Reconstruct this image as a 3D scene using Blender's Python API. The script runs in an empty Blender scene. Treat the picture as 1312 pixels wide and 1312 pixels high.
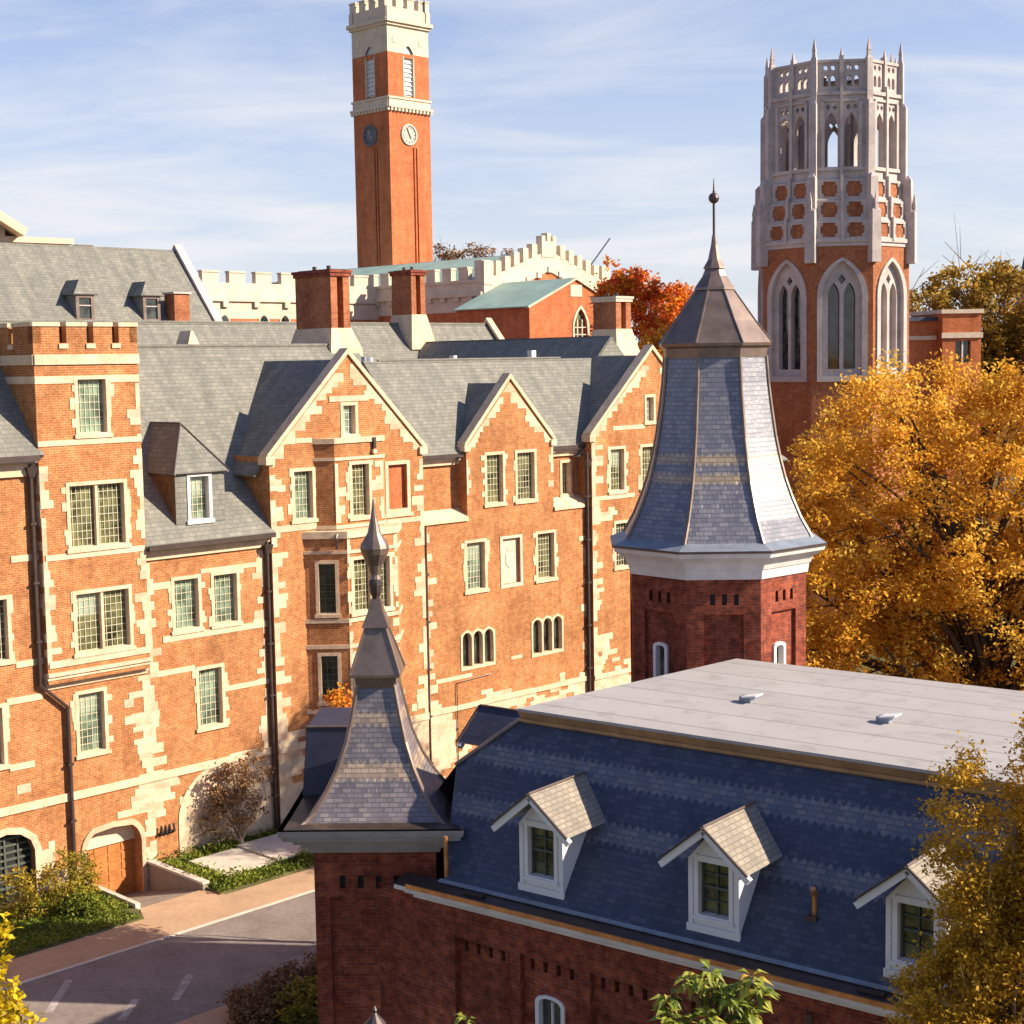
import bpy, math, random
import numpy as np
from mathutils import Vector, Matrix, noise
from mathutils.geometry import tessellate_polygon
rad = math.radians
V = Vector
# ------------------------------------------------------------------ camera, sky, sun, exposure
S = bpy.context.scene
COL = S.collection
CAMZ = 17.8
cam = bpy.data.cameras.new("camera"); camo = bpy.data.objects.new("camera", cam); COL.objects.link(camo)
pit, rol = rad(5.485), rad(1.008)
Fw = V((0, math.cos(pit), -math.sin(pit))); X0 = V((1, 0, 0)); U0 = X0.cross(Fw)
Rt = X0 * math.cos(rol) - U0 * math.sin(rol); Up = X0 * math.sin(rol) + U0 * math.cos(rol)
camo.matrix_world = Matrix(((Rt.x, Up.x, -Fw.x, 0), (Rt.y, Up.y, -Fw.y, 0), (Rt.z, Up.z, -Fw.z, CAMZ), (0, 0, 0, 1)))
cam.sensor_fit = 'HORIZONTAL'; cam.angle = 2 * math.atan(656 / 2000.); cam.clip_end = 6000; cam.clip_start = .5
S.camera = camo
SUN_AZ, SUN_EL = rad(-7.0), rad(30.5)
sd = bpy.data.lights.new("sun", 'SUN'); sun = bpy.data.objects.new("sun", sd); COL.objects.link(sun)
sd.energy = 5.0; sd.angle = rad(.5); sd.color = (1, .87, .68)
sv = V((math.cos(SUN_AZ) * math.cos(SUN_EL), math.sin(SUN_AZ) * math.cos(SUN_EL), math.sin(SUN_EL)))
sun.rotation_euler = sv.to_track_quat('Z', 'Y').to_euler(); sun.location = (60, 0, 90)
S.view_settings.view_transform = 'Standard'; S.view_settings.look = 'None'
S.view_settings.exposure = 1.0; S.view_settings.gamma = 1
S.cycles.use_denoising = True
S.cycles.max_bounces = 6; S.cycles.transparent_max_bounces = 4

class NT:
    def __init__(s, tree): s.t = tree; tree.nodes.clear()
    def n(s, typ, **kw):
        nd = s.t.nodes.new(typ)
        for k, v in kw.items():
            if k.startswith('i_'):
                key = k[2:]; key = int(key) if key.isdigit() else key.replace('_', ' ')
                if hasattr(v, 'is_output'): s.t.links.new(v, nd.inputs[key])
                else: nd.inputs[key].default_value = v
            else: setattr(nd, k, v)
        return nd
    def l(s, a, b): s.t.links.new(a, b)
    def math(s, op, a, b=None, c=None):
        nd = s.n('ShaderNodeMath', operation=op)
        for i, v in enumerate((a, b, c)):
            if v is None: continue
            if hasattr(v, 'is_output'): s.l(v, nd.inputs[i])
            else: nd.inputs[i].default_value = v
        return nd.outputs[0]
    def mix(s, f, a, b, mode='MIX'):
        nd = s.n('ShaderNodeMix', data_type='RGBA', blend_type=mode)
        for i, v in ((0, f), (6, a), (7, b)):
            if hasattr(v, 'is_output'): s.l(v, nd.inputs[i])
            elif i == 0: nd.inputs[0].default_value = v
            else: nd.inputs[i].default_value = (*v, 1)
        return nd.outputs[2]
    def ramp(s, f, stops):
        nd = s.n('ShaderNodeValToRGB'); e = nd.color_ramp.elements
        while len(e) < len(stops): e.new(.5)
        for i, (p, c) in enumerate(stops): e[i].position = p; e[i].color = (*c, 1)
        s.l(f, nd.inputs[0]); return nd.outputs[0]

w = bpy.data.worlds.new("World"); S.world = w; w.use_nodes = True
N = NT(w.node_tree)
sky = N.n('ShaderNodeTexSky', sky_type='NISHITA', sun_disc=False, sun_elevation=SUN_EL, sun_rotation=rad(90) - SUN_AZ, air_density=1.0, dust_density=.6, ozone_density=1.6)
tc = N.n('ShaderNodeTexCoord'); sx = N.n('ShaderNodeSeparateXYZ'); N.l(tc.outputs['Generated'], sx.inputs[0])
zz = N.math('ADD', N.math('MAXIMUM', sx.outputs[2], 0.0), .24)
cx = N.math('DIVIDE', sx.outputs[0], zz); cy = N.math('DIVIDE', sx.outputs[1], zz)
cv = N.n('ShaderNodeCombineXYZ', i_0=cx, i_1=cy)
mp = N.n('ShaderNodeMapping', i_Vector=cv.outputs[0]); mp.inputs['Rotation'].default_value = (0, 0, rad(24)); mp.inputs['Scale'].default_value = (1.1, 2.6, 1)
nz = N.n('ShaderNodeTexNoise', i_Vector=mp.outputs[0], i_Scale=1.5, i_Detail=8., i_Roughness=.58, i_Distortion=.55)
nz2 = N.n('ShaderNodeTexNoise', i_Vector=cv.outputs[0], i_Scale=.9, i_Detail=3.)
cl = N.math('MULTIPLY', nz.outputs[0], N.math('ADD', nz2.outputs[0], .5))
cl = N.ramp(cl, [(.38, (0, 0, 0)), (.72, (1, 1, 1))])
hz = N.ramp(sx.outputs[2], [(0.0, (1, 1, 1)), (.08, (.85, .85, .85)), (.2, (.45, .45, .45)), (.42, (.05, .05, .05))])
low = N.ramp(sx.outputs[2], [(.22, (1, 1, 1)), (.5, (.12, .12, .12))])   # thin high veil thickens towards the horizon
fac = N.math('MINIMUM', N.math('ADD', N.math('MULTIPLY', N.math('MULTIPLY', cl, .55), low), N.math('MULTIPLY', hz, .66)), .95)
skc = N.mix(1.0, sky.outputs[0], (.86, .98, 1.30), 'MULTIPLY')
mixc = N.mix(fac, skc, (6.8, 6.85, 7.2))
bg = N.n('ShaderNodeBackground', i_Color=mixc, i_Strength=.064)
N.l(bg.outputs[0], N.n('ShaderNodeOutputWorld').inputs[0])

# ------------------------------------------------------------------ materials
def mat(name, build, rough=.8, spec=.3, metal=0., bump=None, transl=None):
    m = bpy.data.materials.new(name); m.use_nodes = True
    N = NT(m.node_tree)
    out = N.n('ShaderNodeOutputMaterial'); p = N.n('ShaderNodeBsdfPrincipled')
    r = build(N)
    col, bmp, rg = (r if isinstance(r, tuple) and hasattr(r[0], 'is_output') else (r, None, None))
    if hasattr(col, 'is_output'): N.l(col, p.inputs['Base Color'])
    else: p.inputs['Base Color'].default_value = (*col, 1)
    p.inputs['Roughness'].default_value = rough; p.inputs['Specular IOR Level'].default_value = spec; p.inputs['Metallic'].default_value = metal
    if rg is not None: N.l(rg, p.inputs['Roughness'])
    if bmp is not None:
        b = N.n('ShaderNodeBump', i_Height=bmp, i_Strength=.6, i_Distance=bump or .01); N.l(b.outputs[0], p.inputs['Normal'])
    if transl:
        t = N.n('ShaderNodeBsdfTranslucent'); N.l(col, t.inputs[0]) if hasattr(col, 'is_output') else None
        a = N.n('ShaderNodeMixShader', i_0=transl, i_1=p.outputs[0], i_2=t.outputs[0]); N.l(a.outputs[0], out.inputs[0])
    else: N.l(p.outputs[0], out.inputs[0])
    return m
def uvn(N): return N.n('ShaderNodeTexCoord').outputs['UV']
def obn(N): return N.n('ShaderNodeTexCoord').outputs['Object']
def noise_(N, vec, sc, det=4., rough=.6):
    return N.n('ShaderNodeTexNoise', i_Vector=vec, i_Scale=sc, i_Detail=det, i_Roughness=rough).outputs[0]
def brick(c1, c2, mortar, var=.5, bw=.24, rh=.08, ms=.012):
    def f(N):
        uv = uvn(N)
        b = N.n('ShaderNodeTexBrick', i_Vector=uv, i_Scale=1., i_Color1=(*c1, 1), i_Color2=(*c2, 1), i_Mortar=(*mortar, 1))
        b.inputs['Mortar Size'].default_value = ms; b.inputs['Brick Width'].default_value = bw; b.inputs['Row Height'].default_value = rh
        b.inputs['Bias'].default_value = -.1
        n1 = noise_(N, uv, .45, 5.); n2 = noise_(N, uv, 5., 3.); n3 = noise_(N, uv, 1.6, 4.)
        f1 = N.ramp(n1, [(.3, (1 - var * .5,) * 3), (.7, (1 + var * .28,) * 3)])
        f2 = N.ramp(n2, [(.3, (1 - var * .55,) * 3), (.72, (1 + var * .4,) * 3)])
        f3 = N.ramp(n3, [(.35, (1 - var * .25, 1 - var * .35, 1 - var * .35)), (.65, (1 + var * .08, 1 + var * .22, 1 + var * .25))])
        c = N.mix(1., N.mix(1., N.mix(1., b.outputs[0], f1, 'MULTIPLY'), f2, 'MULTIPLY'), f3, 'MULTIPLY')
        mpv = N.n('ShaderNodeMapping', i_Vector=uv); mpv.inputs['Scale'].default_value = (1.6, .18, 1)
        c = N.mix(1., c, N.ramp(noise_(N, mpv.outputs[0], 1., 6.), [(.3, (.80, .76, .74)), (.62, (1.05, 1.05, 1.06))]), 'MULTIPLY')
        return c, N.math('SUBTRACT', 1., b.outputs[1]), None
    return f
def stone(c, var=.3, sc=1.5):
    def f(N):
        o = obn(N); n1 = noise_(N, o, sc, 6.); n2 = noise_(N, o, sc * 7, 3.)
        k = N.math('ADD', N.math('MULTIPLY', n1, .6), N.math('MULTIPLY', n2, .4))
        return N.ramp(k, [(.32, tuple(x * (1 - var) for x in c)), (.68, tuple(min(1, x * (1 + var * .35)) for x in c))]), k, None
    return f
def slate(c1, c2, c3, bw=.42, rh=.24, bands=None, bandc=None, var=.5, scallop=.07, mort=.5):
    def f(N):
        uv = uvn(N)
        b = N.n('ShaderNodeTexBrick', i_Vector=uv, i_Scale=1., i_Color1=(0, 0, 0, 1), i_Color2=(1, 1, 1, 1), i_Mortar=(.5, .5, .5, 1))
        b.inputs['Mortar Size'].default_value = .012; b.inputs['Brick Width'].default_value = bw; b.inputs['Row Height'].default_value = rh
        n1 = noise_(N, uv, 1.1, 4.)
        k = N.math('ADD', N.math('MULTIPLY', b.outputs[0], var), N.math('MULTIPLY', n1, 1 - var))
        c = N.ramp(k, [(.2, c1), (.5, c2), (.8, c3)])
        sp = N.n('ShaderNodeSeparateXYZ'); N.l(uv, sp.inputs[0])
        if bands:
            saw = N.math('ABSOLUTE', N.math('SUBTRACT', N.math('FRACT', N.math('DIVIDE', sp.outputs[0], bw * .9)), .5))
            v = N.math('SUBTRACT', sp.outputs[1], N.math('MULTIPLY', saw, scallop * 2))
            tot = None
            for (a, z) in bands:
                q = N.math('MULTIPLY', N.math('GREATER_THAN', v, a), N.math('LESS_THAN', v, z))
                tot = q if tot is None else N.math('MAXIMUM', tot, q)
            cb = N.ramp(k, [(.2, bandc[0]), (.5, bandc[1]), (.8, bandc[2])])
            c = N.mix(tot, c, cb)
        mpv = N.n('ShaderNodeMapping', i_Vector=uv); mpv.inputs['Scale'].default_value = (2.2, .22, 1)
        stk = N.ramp(noise_(N, mpv.outputs[0], 1., 4.), [(.3, (.78, .78, .80)), (.7, (1.16, 1.14, 1.10))])
        c = N.mix(1., c, stk, 'MULTIPLY')
        dk = N.mix(N.math('MULTIPLY', b.outputs[1], mort), c, (.03, .03, .035))
        # each course laps the one below: height falls up the slope within a course
        fr = N.math('FRACT', N.math('DIVIDE', sp.outputs[1], rh))
        h = N.math('ADD', N.math('SUBTRACT', 1., fr), N.math('MULTIPLY', b.outputs[0], .5))
        return dk, h, None
    return f
def flat(c, var=.15, sc=3.):
    def f(N):
        n1 = noise_(N, obn(N), sc, 5.)
        return N.ramp(n1, [(.3, tuple(x * (1 - var) for x in c)), (.7, tuple(min(1, x * (1 + var)) for x in c))])
    return f
def leafm(stops, transl=.35):
    def f(N):
        a = N.n('ShaderNodeAttribute', attribute_name='tint'); return N.ramp(a.outputs['Fac'], stops)
    return f
M = {}
M['brick'] = mat('brick_orange', brick((.42, .145, .045), (.50, .195, .066), (.52, .30, .16), .5), .9, .15, bump=.008)
M['brickd'] = mat('brick_maroon', brick((.36, .070, .028), (.23, .042, .024), (.24, .10, .07), .9), .85, .2, bump=.01)
M['brickr'] = mat('brick_red', brick((.52, .13, .045), (.60, .17, .06), (.50, .22, .12), .4), .9, .15)
M['brickt'] = mat('brick_brown', brick((.38, .11, .045), (.46, .15, .06), (.42, .22, .13), .5), .9, .15)
M['stone'] = mat('limestone', stone((.72, .54, .37), .42, 1.6), .9, .2, bump=.01)
M['stone2'] = mat('limestone_pink', stone((.64, .43, .29), .4, 1.6), .9, .2, bump=.01)
M['stone3'] = mat('limestone_tan', stone((.60, .48, .34), .4, 1.6), .9, .2, bump=.01)
ST3 = ('stone', 'stone', 'stone', 'stone2', 'stone3')
M['stonew'] = mat('limestone_pale', stone((.66, .54, .42), .3, .8), .9, .2, bump=.01)
M['stoneg'] = mat('limestone_grey', stone((.52, .45, .43), .35, .9), .9, .2, bump=.01)
M['slateg'] = mat('slate_grey_green', slate((.152, .152, .132), (.196, .19, .165), (.25, .237, .204), .3, .19, var=.35, mort=.4), .75, .3, bump=.02)
BC = ((.085, .10, .15), (.125, .135, .175), (.18, .17, .185))
M['slatem'] = mat('slate_dormer', slate((.22, .19, .155), (.29, .25, .20), (.35, .30, .245), .2, .11, var=.4, mort=.4), .7, .3, bump=.01)
M['slateb'] = mat('slate_blue_bands', slate((.036, .046, .082), (.05, .06, .10), (.07, .078, .118), .2, .115, [(1.42, 1.85), (2.6, 3.05)], BC, .6, .12, .4), .55, .4, bump=.015)
M['slatedk'] = mat('copper_patina_dark', flat((.022, .022, .045), .3, 2.), .45, .4)
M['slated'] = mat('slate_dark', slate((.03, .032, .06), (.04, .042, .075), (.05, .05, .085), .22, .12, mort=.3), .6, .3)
M['slatet'] = mat('slate_turret_bands', slate((.125, .108, .128), (.165, .145, .160), (.22, .19, .19), .17, .10, [(1.02, 1.36), (2.1, 2.35)], ((.24, .18, .14), (.34, .26, .20), (.42, .31, .22)), .6, .1, .45), .36, .8, bump=.03)
M['slateo'] = mat('slate_octagon_bands', slate((.115, .115, .155), (.155, .152, .19), (.21, .20, .22), .2, .12, [(1.55, 1.8), (2.05, 2.3)], ((.24, .19, .14), (.32, .25, .17), (.40, .30, .19)), .6, .1, .45), .34, .9, bump=.03)
M['copper'] = mat('copper_brown', flat((.20, .145, .12), .25, 2.5), .38, .5, .55)
M['gutter'] = mat('copper_bright', flat((.62, .27, .10), .25, 4.), .4, .5, .6)
M['gold'] = mat('copper_fascia', flat((.34, .20, .10), .25, 3.), .5, .5, .4)
M['metal'] = mat('dark_metal', flat((.085, .06, .055), .2, 3.), .4, .5, .5)
M['lead'] = mat('grey_lead', flat((.22, .25, .30), .2, 3.), .5, .5, .2)
M['white'] = mat('white_paint', flat((.70, .68, .67), .06, 2.), .5, .35)
M['cornice'] = mat('cornice_paint', flat((.64, .59, .57), .14, 2.), .55, .3)
def membrane(N):
    uv = uvn(N); sp = N.n('ShaderNodeSeparateXYZ'); N.l(uv, sp.inputs[0])
    fr = N.math('FRACT', N.math('DIVIDE', sp.outputs[1], 1.45)); ln = N.math('LESS_THAN', fr, .05)
    fr2 = N.math('FLOOR', N.math('DIVIDE', sp.outputs[1], 1.45)); st = N.math('FRACT', N.math('MULTIPLY', fr2, .37))
    n = noise_(N, uv, .5, 6.)
    c = N.ramp(N.math('ADD', N.math('MULTIPLY', n, .8), N.math('MULTIPLY', st, .2)), [(.25, (.33, .305, .30)), (.75, (.40, .37, .36))])
    st2 = N.ramp(noise_(N, uv, 1.3, 7., .7), [(.52, (1, 1, 1)), (.72, (.72, .70, .68))])
    return N.mix(N.math('MULTIPLY', ln, .75), N.mix(1., c, st2, 'MULTIPLY'), (.20, .185, .18))
M['membrane'] = mat('roof_membrane', membrane, .7, .3)
M['green'] = mat('green_copper', flat((.30, .42, .36), .15, .6), .6, .3)
M['shingle'] = mat('dark_shingle', flat((.15, .095, .055), .3, 4.), .8, .2)
M['wood'] = mat('wood_door', flat((.42, .16, .045), .25, 2.), .6, .3)
def glassm(c, var):
    def f(N):
        n = noise_(N, obn(N), 1.7, 4.)  # noise blobs paint tree reflections into the pane colour
        return N.ramp(n, [(.36, tuple(x * (1 - var) for x in c)), (.64, tuple(x * (1 + var) for x in c))])
    return f
M['glassd'] = mat('glass_dark', glassm((.035, .04, .035), .8), .06, .8)
M['glassm'] = mat('glass_painted_reflection', glassm((.10, .10, .045), .9), .08, .7)
M['glassp'] = mat('glass_pale', glassm((.16, .225, .16), .6), .1, .6)
M['blind'] = mat('window_blind', flat((.30, .36, .27), .2, 2.), .3, .6)
M['lattice'] = mat('window_lattice', flat((.50, .46, .33), .1), .6, .3)
M['latticed'] = mat('window_lattice_dark', flat((.09, .10, .08), .1), .6, .3)
M['louvre'] = mat('louvre', flat((.62, .62, .60), .1), .6, .3)
M['asphalt'] = mat('asphalt', stone((.25, .205, .185), .4, .8), .9, .2)
M['paving'] = mat('paving', stone((.46, .30, .19), .25, .7), .9, .2)
M['concrete'] = mat('concrete', stone((.30, .245, .20), .25, 1.5), .9, .2)
M['curb'] = mat('curb', stone((.60, .52, .43), .2, 2.), .9, .2)
M['roadpaint'] = mat('road_paint', flat((.34, .30, .28), .35, 4.), .8, .2)
M['soil'] = mat('earth', stone((.13, .12, .05), .5, .4), .95, .1)
M['bark'] = mat('bark', stone((.10, .07, .05), .5, 3.), .95, .1)
M['barkg'] = mat('bark_pale', stone((.30, .23, .17), .4, 3.), .95, .1)
M['black'] = mat('black', lambda N: (.02, .02, .02), .6, .3)
M['clock'] = mat('clock_face', flat((.40, .37, .32), .1), .5, .3)
M['clockd'] = mat('clock_rim', flat((.10, .10, .12), .1), .5, .3)
M['blue'] = mat('blue_plastic', flat((.05, .13, .45), .1), .5, .3)
M['cream'] = mat('cream_concrete', stone((.70, .52, .38), .1, .5), .8, .2)
M['lf_gold'] = mat('leaf_gold', leafm([(0, (.40, .18, .02)), (.3, (.68, .33, .035)), (.65, (.84, .47, .055)), (1, (.86, .60, .11))]), .65, .15, transl=.5)
M['lf_olive'] = mat('leaf_olive', leafm([(0, (.26, .17, .02)), (.35, (.54, .33, .035)), (.75, (.76, .44, .04)), (1, (.82, .56, .08))]), .6, .2, transl=.52)
M['lf_far'] = mat('leaf_far_olive', leafm([(0, (.15, .10, .02)), (.45, (.32, .19, .035)), (.8, (.44, .27, .04)), (1, (.60, .34, .04))]), .7, .2, transl=.3)
M['lf_red'] = mat('leaf_red', leafm([(0, (.52, .07, .035)), (.4, (.72, .16, .03)), (.75, (.80, .30, .03)), (1, (.75, .42, .05))]), .6, .2, transl=.35)
M['lf_yel'] = mat('leaf_yellow', leafm([(0, (.28, .20, .01)), (.5, (.60, .42, .015)), (1, (.75, .60, .03))]), .6, .2, transl=.4)
M['lf_lime'] = mat('leaf_lime', leafm([(0, (.09, .13, .02)), (.45, (.22, .27, .035)), (.8, (.42, .40, .06)), (1, (.60, .33, .05))]), .5, .35, transl=.35)
M['lf_brown'] = mat('leaf_brown', leafm([(0, (.10, .05, .025)), (.5, (.26, .13, .06)), (1, (.42, .25, .12))]), .7, .2, transl=.25)
M['lf_green'] = mat('leaf_green', leafm([(0, (.06, .09, .012)), (.5, (.17, .21, .025)), (1, (.34, .34, .05))]), .7, .2, transl=.3)
M['lf_shrub'] = mat('leaf_shrub', leafm([(0, (.08, .09, .016)), (.5, (.30, .24, .03)), (1, (.58, .38, .04))]), .7, .2, transl=.3)

# ------------------------------------------------------------------ mesh builder
UPV = V((0, 0, 1))
class MB:
    def __init__(s, xf=None): s.v = []; s.f = []; s.m = []; s.uv = []; s.ms = []; s.cur = 0; s.xf = xf
    def use(s, m):
        if m not in s.ms: s.ms.append(m)
        s.cur = s.ms.index(m); return s
    def face(s, pts, uv=None):
        pts = [V(p) for p in pts]
        if s.xf is not None: pts = [s.xf @ p for p in pts]
        i = len(s.v); s.v += [tuple(p) for p in pts]; s.f.append(tuple(range(i, i + len(pts)))); s.m.append(s.cur)
        if uv is None:
            n = V((0, 0, 0))
            for k in range(len(pts)):
                a, b = pts[k], pts[(k + 1) % len(pts)]; n += a.cross(b)
            if n.length < 1e-12: n = V((0, 0, 1))
            n.normalize()
            if abs(n.z) > .9995: uv = [(p.x, p.y) for p in pts]
            else:
                t = UPV.cross(n).normalized(); b = n.cross(t); uv = [(p.dot(t), p.dot(b)) for p in pts]
        s.uv += list(uv)
        return s
    def box(s, x0, x1, y0, y1, z0, z1):
        p = [V((x, y, z)) for z in (z0, z1) for y in (y0, y1) for x in (x0, x1)]
        for q in ((0, 1, 5, 4), (1, 3, 7, 5), (3, 2, 6, 7), (2, 0, 4, 6), (4, 5, 7, 6), (2, 3, 1, 0)): s.face([p[i] for i in q])
        return s
    def hexa(s, b, t):    # bottom 4 (ccw from above), top 4
        s.face(b[::-1]); s.face(t)
        for i in range(len(b)):
            j = (i + 1) % len(b); s.face([b[i], b[j], t[j], t[i]])
        return s
    def slab(s, pts, th, m2=None):
        pts = [V(p) for p in pts]; n = V((0, 0, 0))
        for k in range(len(pts)): n += pts[k].cross(pts[(k + 1) % len(pts)])
        n.normalize(); lo = [p - n * th for p in pts]
        s.face(pts); c = s.cur
        if m2: s.use(m2)
        s.face(lo[::-1])
        for i in range(len(pts)):
            j = (i + 1) % len(pts); s.face([lo[i], lo[j], pts[j], pts[i]])
        s.cur = c; return s
    def beam(s, p0, p1, side, up, wd, ht):
        p0, p1, side, up = V(p0), V(p1), V(side).normalized(), V(up).normalized()
        a = side * wd / 2; u = up * ht
        b = [p0 - a, p0 + a, p0 + a + u, p0 - a + u]; t = [p + (p1 - p0) for p in b]
        n = (b[1] - b[0]).cross(b[3] - b[0])
        if n.dot(p1 - p0) < 0: b, t = b[::-1], t[::-1]
        return s.hexa(b, t)
    def tube(s, pts, r, seg=6):
        pts = [V(p) for p in pts]; rs = r if isinstance(r, (list, tuple)) else [r] * len(pts)
        rings = []; ref = V((.31, .87, .2)).normalized()
        for i, p in enumerate(pts):
            d = (pts[min(i + 1, len(pts) - 1)] - pts[max(i - 1, 0)]).normalized()
            a = d.cross(ref)
            if a.length < .1: a = d.cross(V((1, 0, 0)))
            a.normalize(); b = d.cross(a)
            rings.append([p + (a * math.cos(2 * math.pi * k / seg) + b * math.sin(2 * math.pi * k / seg)) * rs[i] for k in range(seg)])
        for i in range(len(pts) - 1):
            for k in range(seg):
                j = (k + 1) % seg; s.face([rings[i][k], rings[i][j], rings[i + 1][j], rings[i + 1][k]])
        s.face(rings[0][::-1]); s.face(rings[-1]); return s
    def loft(s, prof, n, c=(0, 0), rot=0., cap=True):
        """prof: (z, circumradius) from bottom up; n sides"""
        ang = [rot + 2 * math.pi * k / n for k in range(n)]
        rg = [[V((c[0] + r * math.cos(a), c[1] + r * math.sin(a), z)) for a in ang] for z, r in prof]
        vv = 0.
        hs = math.sin(math.pi / n); ap = math.cos(math.pi / n)
        for i in range(len(prof) - 1):
            (z0, r0), (z1, r1) = prof[i], prof[i + 1]; dv = math.hypot(z1 - z0, (r1 - r0) * ap)
            for k in range(n):
                j = (k + 1) % n; a, b = r0 * hs, r1 * hs
                s.face([rg[i][k], rg[i][j], rg[i + 1][j], rg[i + 1][k]], [(k * 7 - a, vv), (k * 7 + a, vv), (k * 7 + b, vv + dv), (k * 7 - b, vv + dv)])
            vv += dv
        if cap: s.face(rg[0][::-1]); s.face(rg[-1])
        return s
    def build(s, name, parent=None, smooth=False):
        me = bpy.data.meshes.new(name); me.from_pydata(s.v, [], s.f)
        for m in s.ms: me.materials.append(M[m])
        me.polygons.foreach_set('material_index', s.m)
        me.uv_layers.new(name='UVMap').data.foreach_set('uv', [c for t in s.uv for c in t])
        if smooth: me.polygons.foreach_set('use_smooth', [True] * len(s.f))
        o = bpy.data.objects.new(name, me); COL.objects.link(o)
        if parent: o.parent = parent
        return o
def tag(o, label=None, cat=None, group=None, kind=None):
    for k, v in (('label', label), ('category', cat), ('group', group), ('kind', kind)):
        if v: o[k] = v
    return o
def thing(name, label, cat, loc=(0, 0, 0), rz=0., group=None):
    o = bpy.data.objects.new(name, None); COL.objects.link(o); o.location = loc; o.rotation_euler = (0, 0, rz); o.empty_display_size = .5
    return tag(o, label, cat, group)
class Fr:
    """a vertical face: right r, outward n; P(s, z, d)"""
    def __init__(s, o, kind='f'):
        s.o = V(o)
        s.r, s.n = {'f': (V((1, 0, 0)), V((0, -1, 0))), 'l': (V((0, -1, 0)), V((-1, 0, 0))), 'r': (V((0, 1, 0)), V((1, 0, 0))), 'b': (V((-1, 0, 0)), V((0, 1, 0)))}[kind] if isinstance(kind, str) else (V((math.cos(kind), math.sin(kind), 0)), V((math.sin(kind), -math.cos(kind), 0)))
    def P(s, a, z, d=0.): return s.o + s.r * a + UPV * z + s.n * d
def wall(mb, fr, outline, holes=(), depth=.25, d=0.):
    polys = [[V((a, b, 0)) for a, b in outline]] + [[V((a, b, 0)) for a, b in h] for h in holes]
    flatp = [p for q in polys for p in q]
    for t in tessellate_polygon(polys):
        p = [flatp[i] for i in t]
        if (p[1] - p[0]).cross(p[2] - p[0]).z < 0: p = p[::-1]
        mb.face([fr.P(q.x, q.y, d) for q in p])
    for h in holes:
        if depth:
            for i in range(len(h)):
                a, b = h[i], h[(i + 1) % len(h)]
                mb.face([fr.P(*a, d), fr.P(*a, d - depth), fr.P(*b, d - depth), fr.P(*b, d)][::-1])
def rect(a0, a1, z0, z1): return [(a0, z0), (a1, z0), (a1, z1), (a0, z1)]
def arch(a0, a1, z0, zs, rise, n=7, pointed=True):
    """opening with an arched head, ccw"""
    pts = [(a0, z0), (a1, z0)]; hw = (a1 - a0) / 2; c = (a0 + a1) / 2
    if pointed:
        R = (hw * hw + rise * rise) / (2 * hw); th = math.asin(min(1, rise / R))
        pts += [(a1 - R + R * math.cos(th * k / n), zs + R * math.sin(th * k / n)) for k in range(n)]
        pts.append((c, zs + rise))
        pts += [(a0 + R - R * math.cos(th * k / n), zs + R * math.sin(th * k / n)) for k in range(n - 1, -1, -1)]
    else:
        pts += [(c + hw * math.cos(math.pi * k / n), zs + rise * math.sin(math.pi * k / n)) for k in range(n + 1)]
    return pts
def prism(mb, fr, poly, d0, d1, holes=()):
    """poly at depth d1 (front) with sides back to d0"""
    wall(mb, fr, poly, holes, d1 - d0, d1)
    for i in range(len(poly)):
        a, b = poly[i], poly[(i + 1) % len(poly)]
        mb.face([fr.P(*a, d0), fr.P(*b, d0), fr.P(*b, d1), fr.P(*a, d1)])
def fbox(mb, fr, a0, a1, z0, z1, d0, d1): prism(mb, fr, rect(a0, a1, z0, z1), d0, d1)
rng = random.Random(7)

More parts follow.
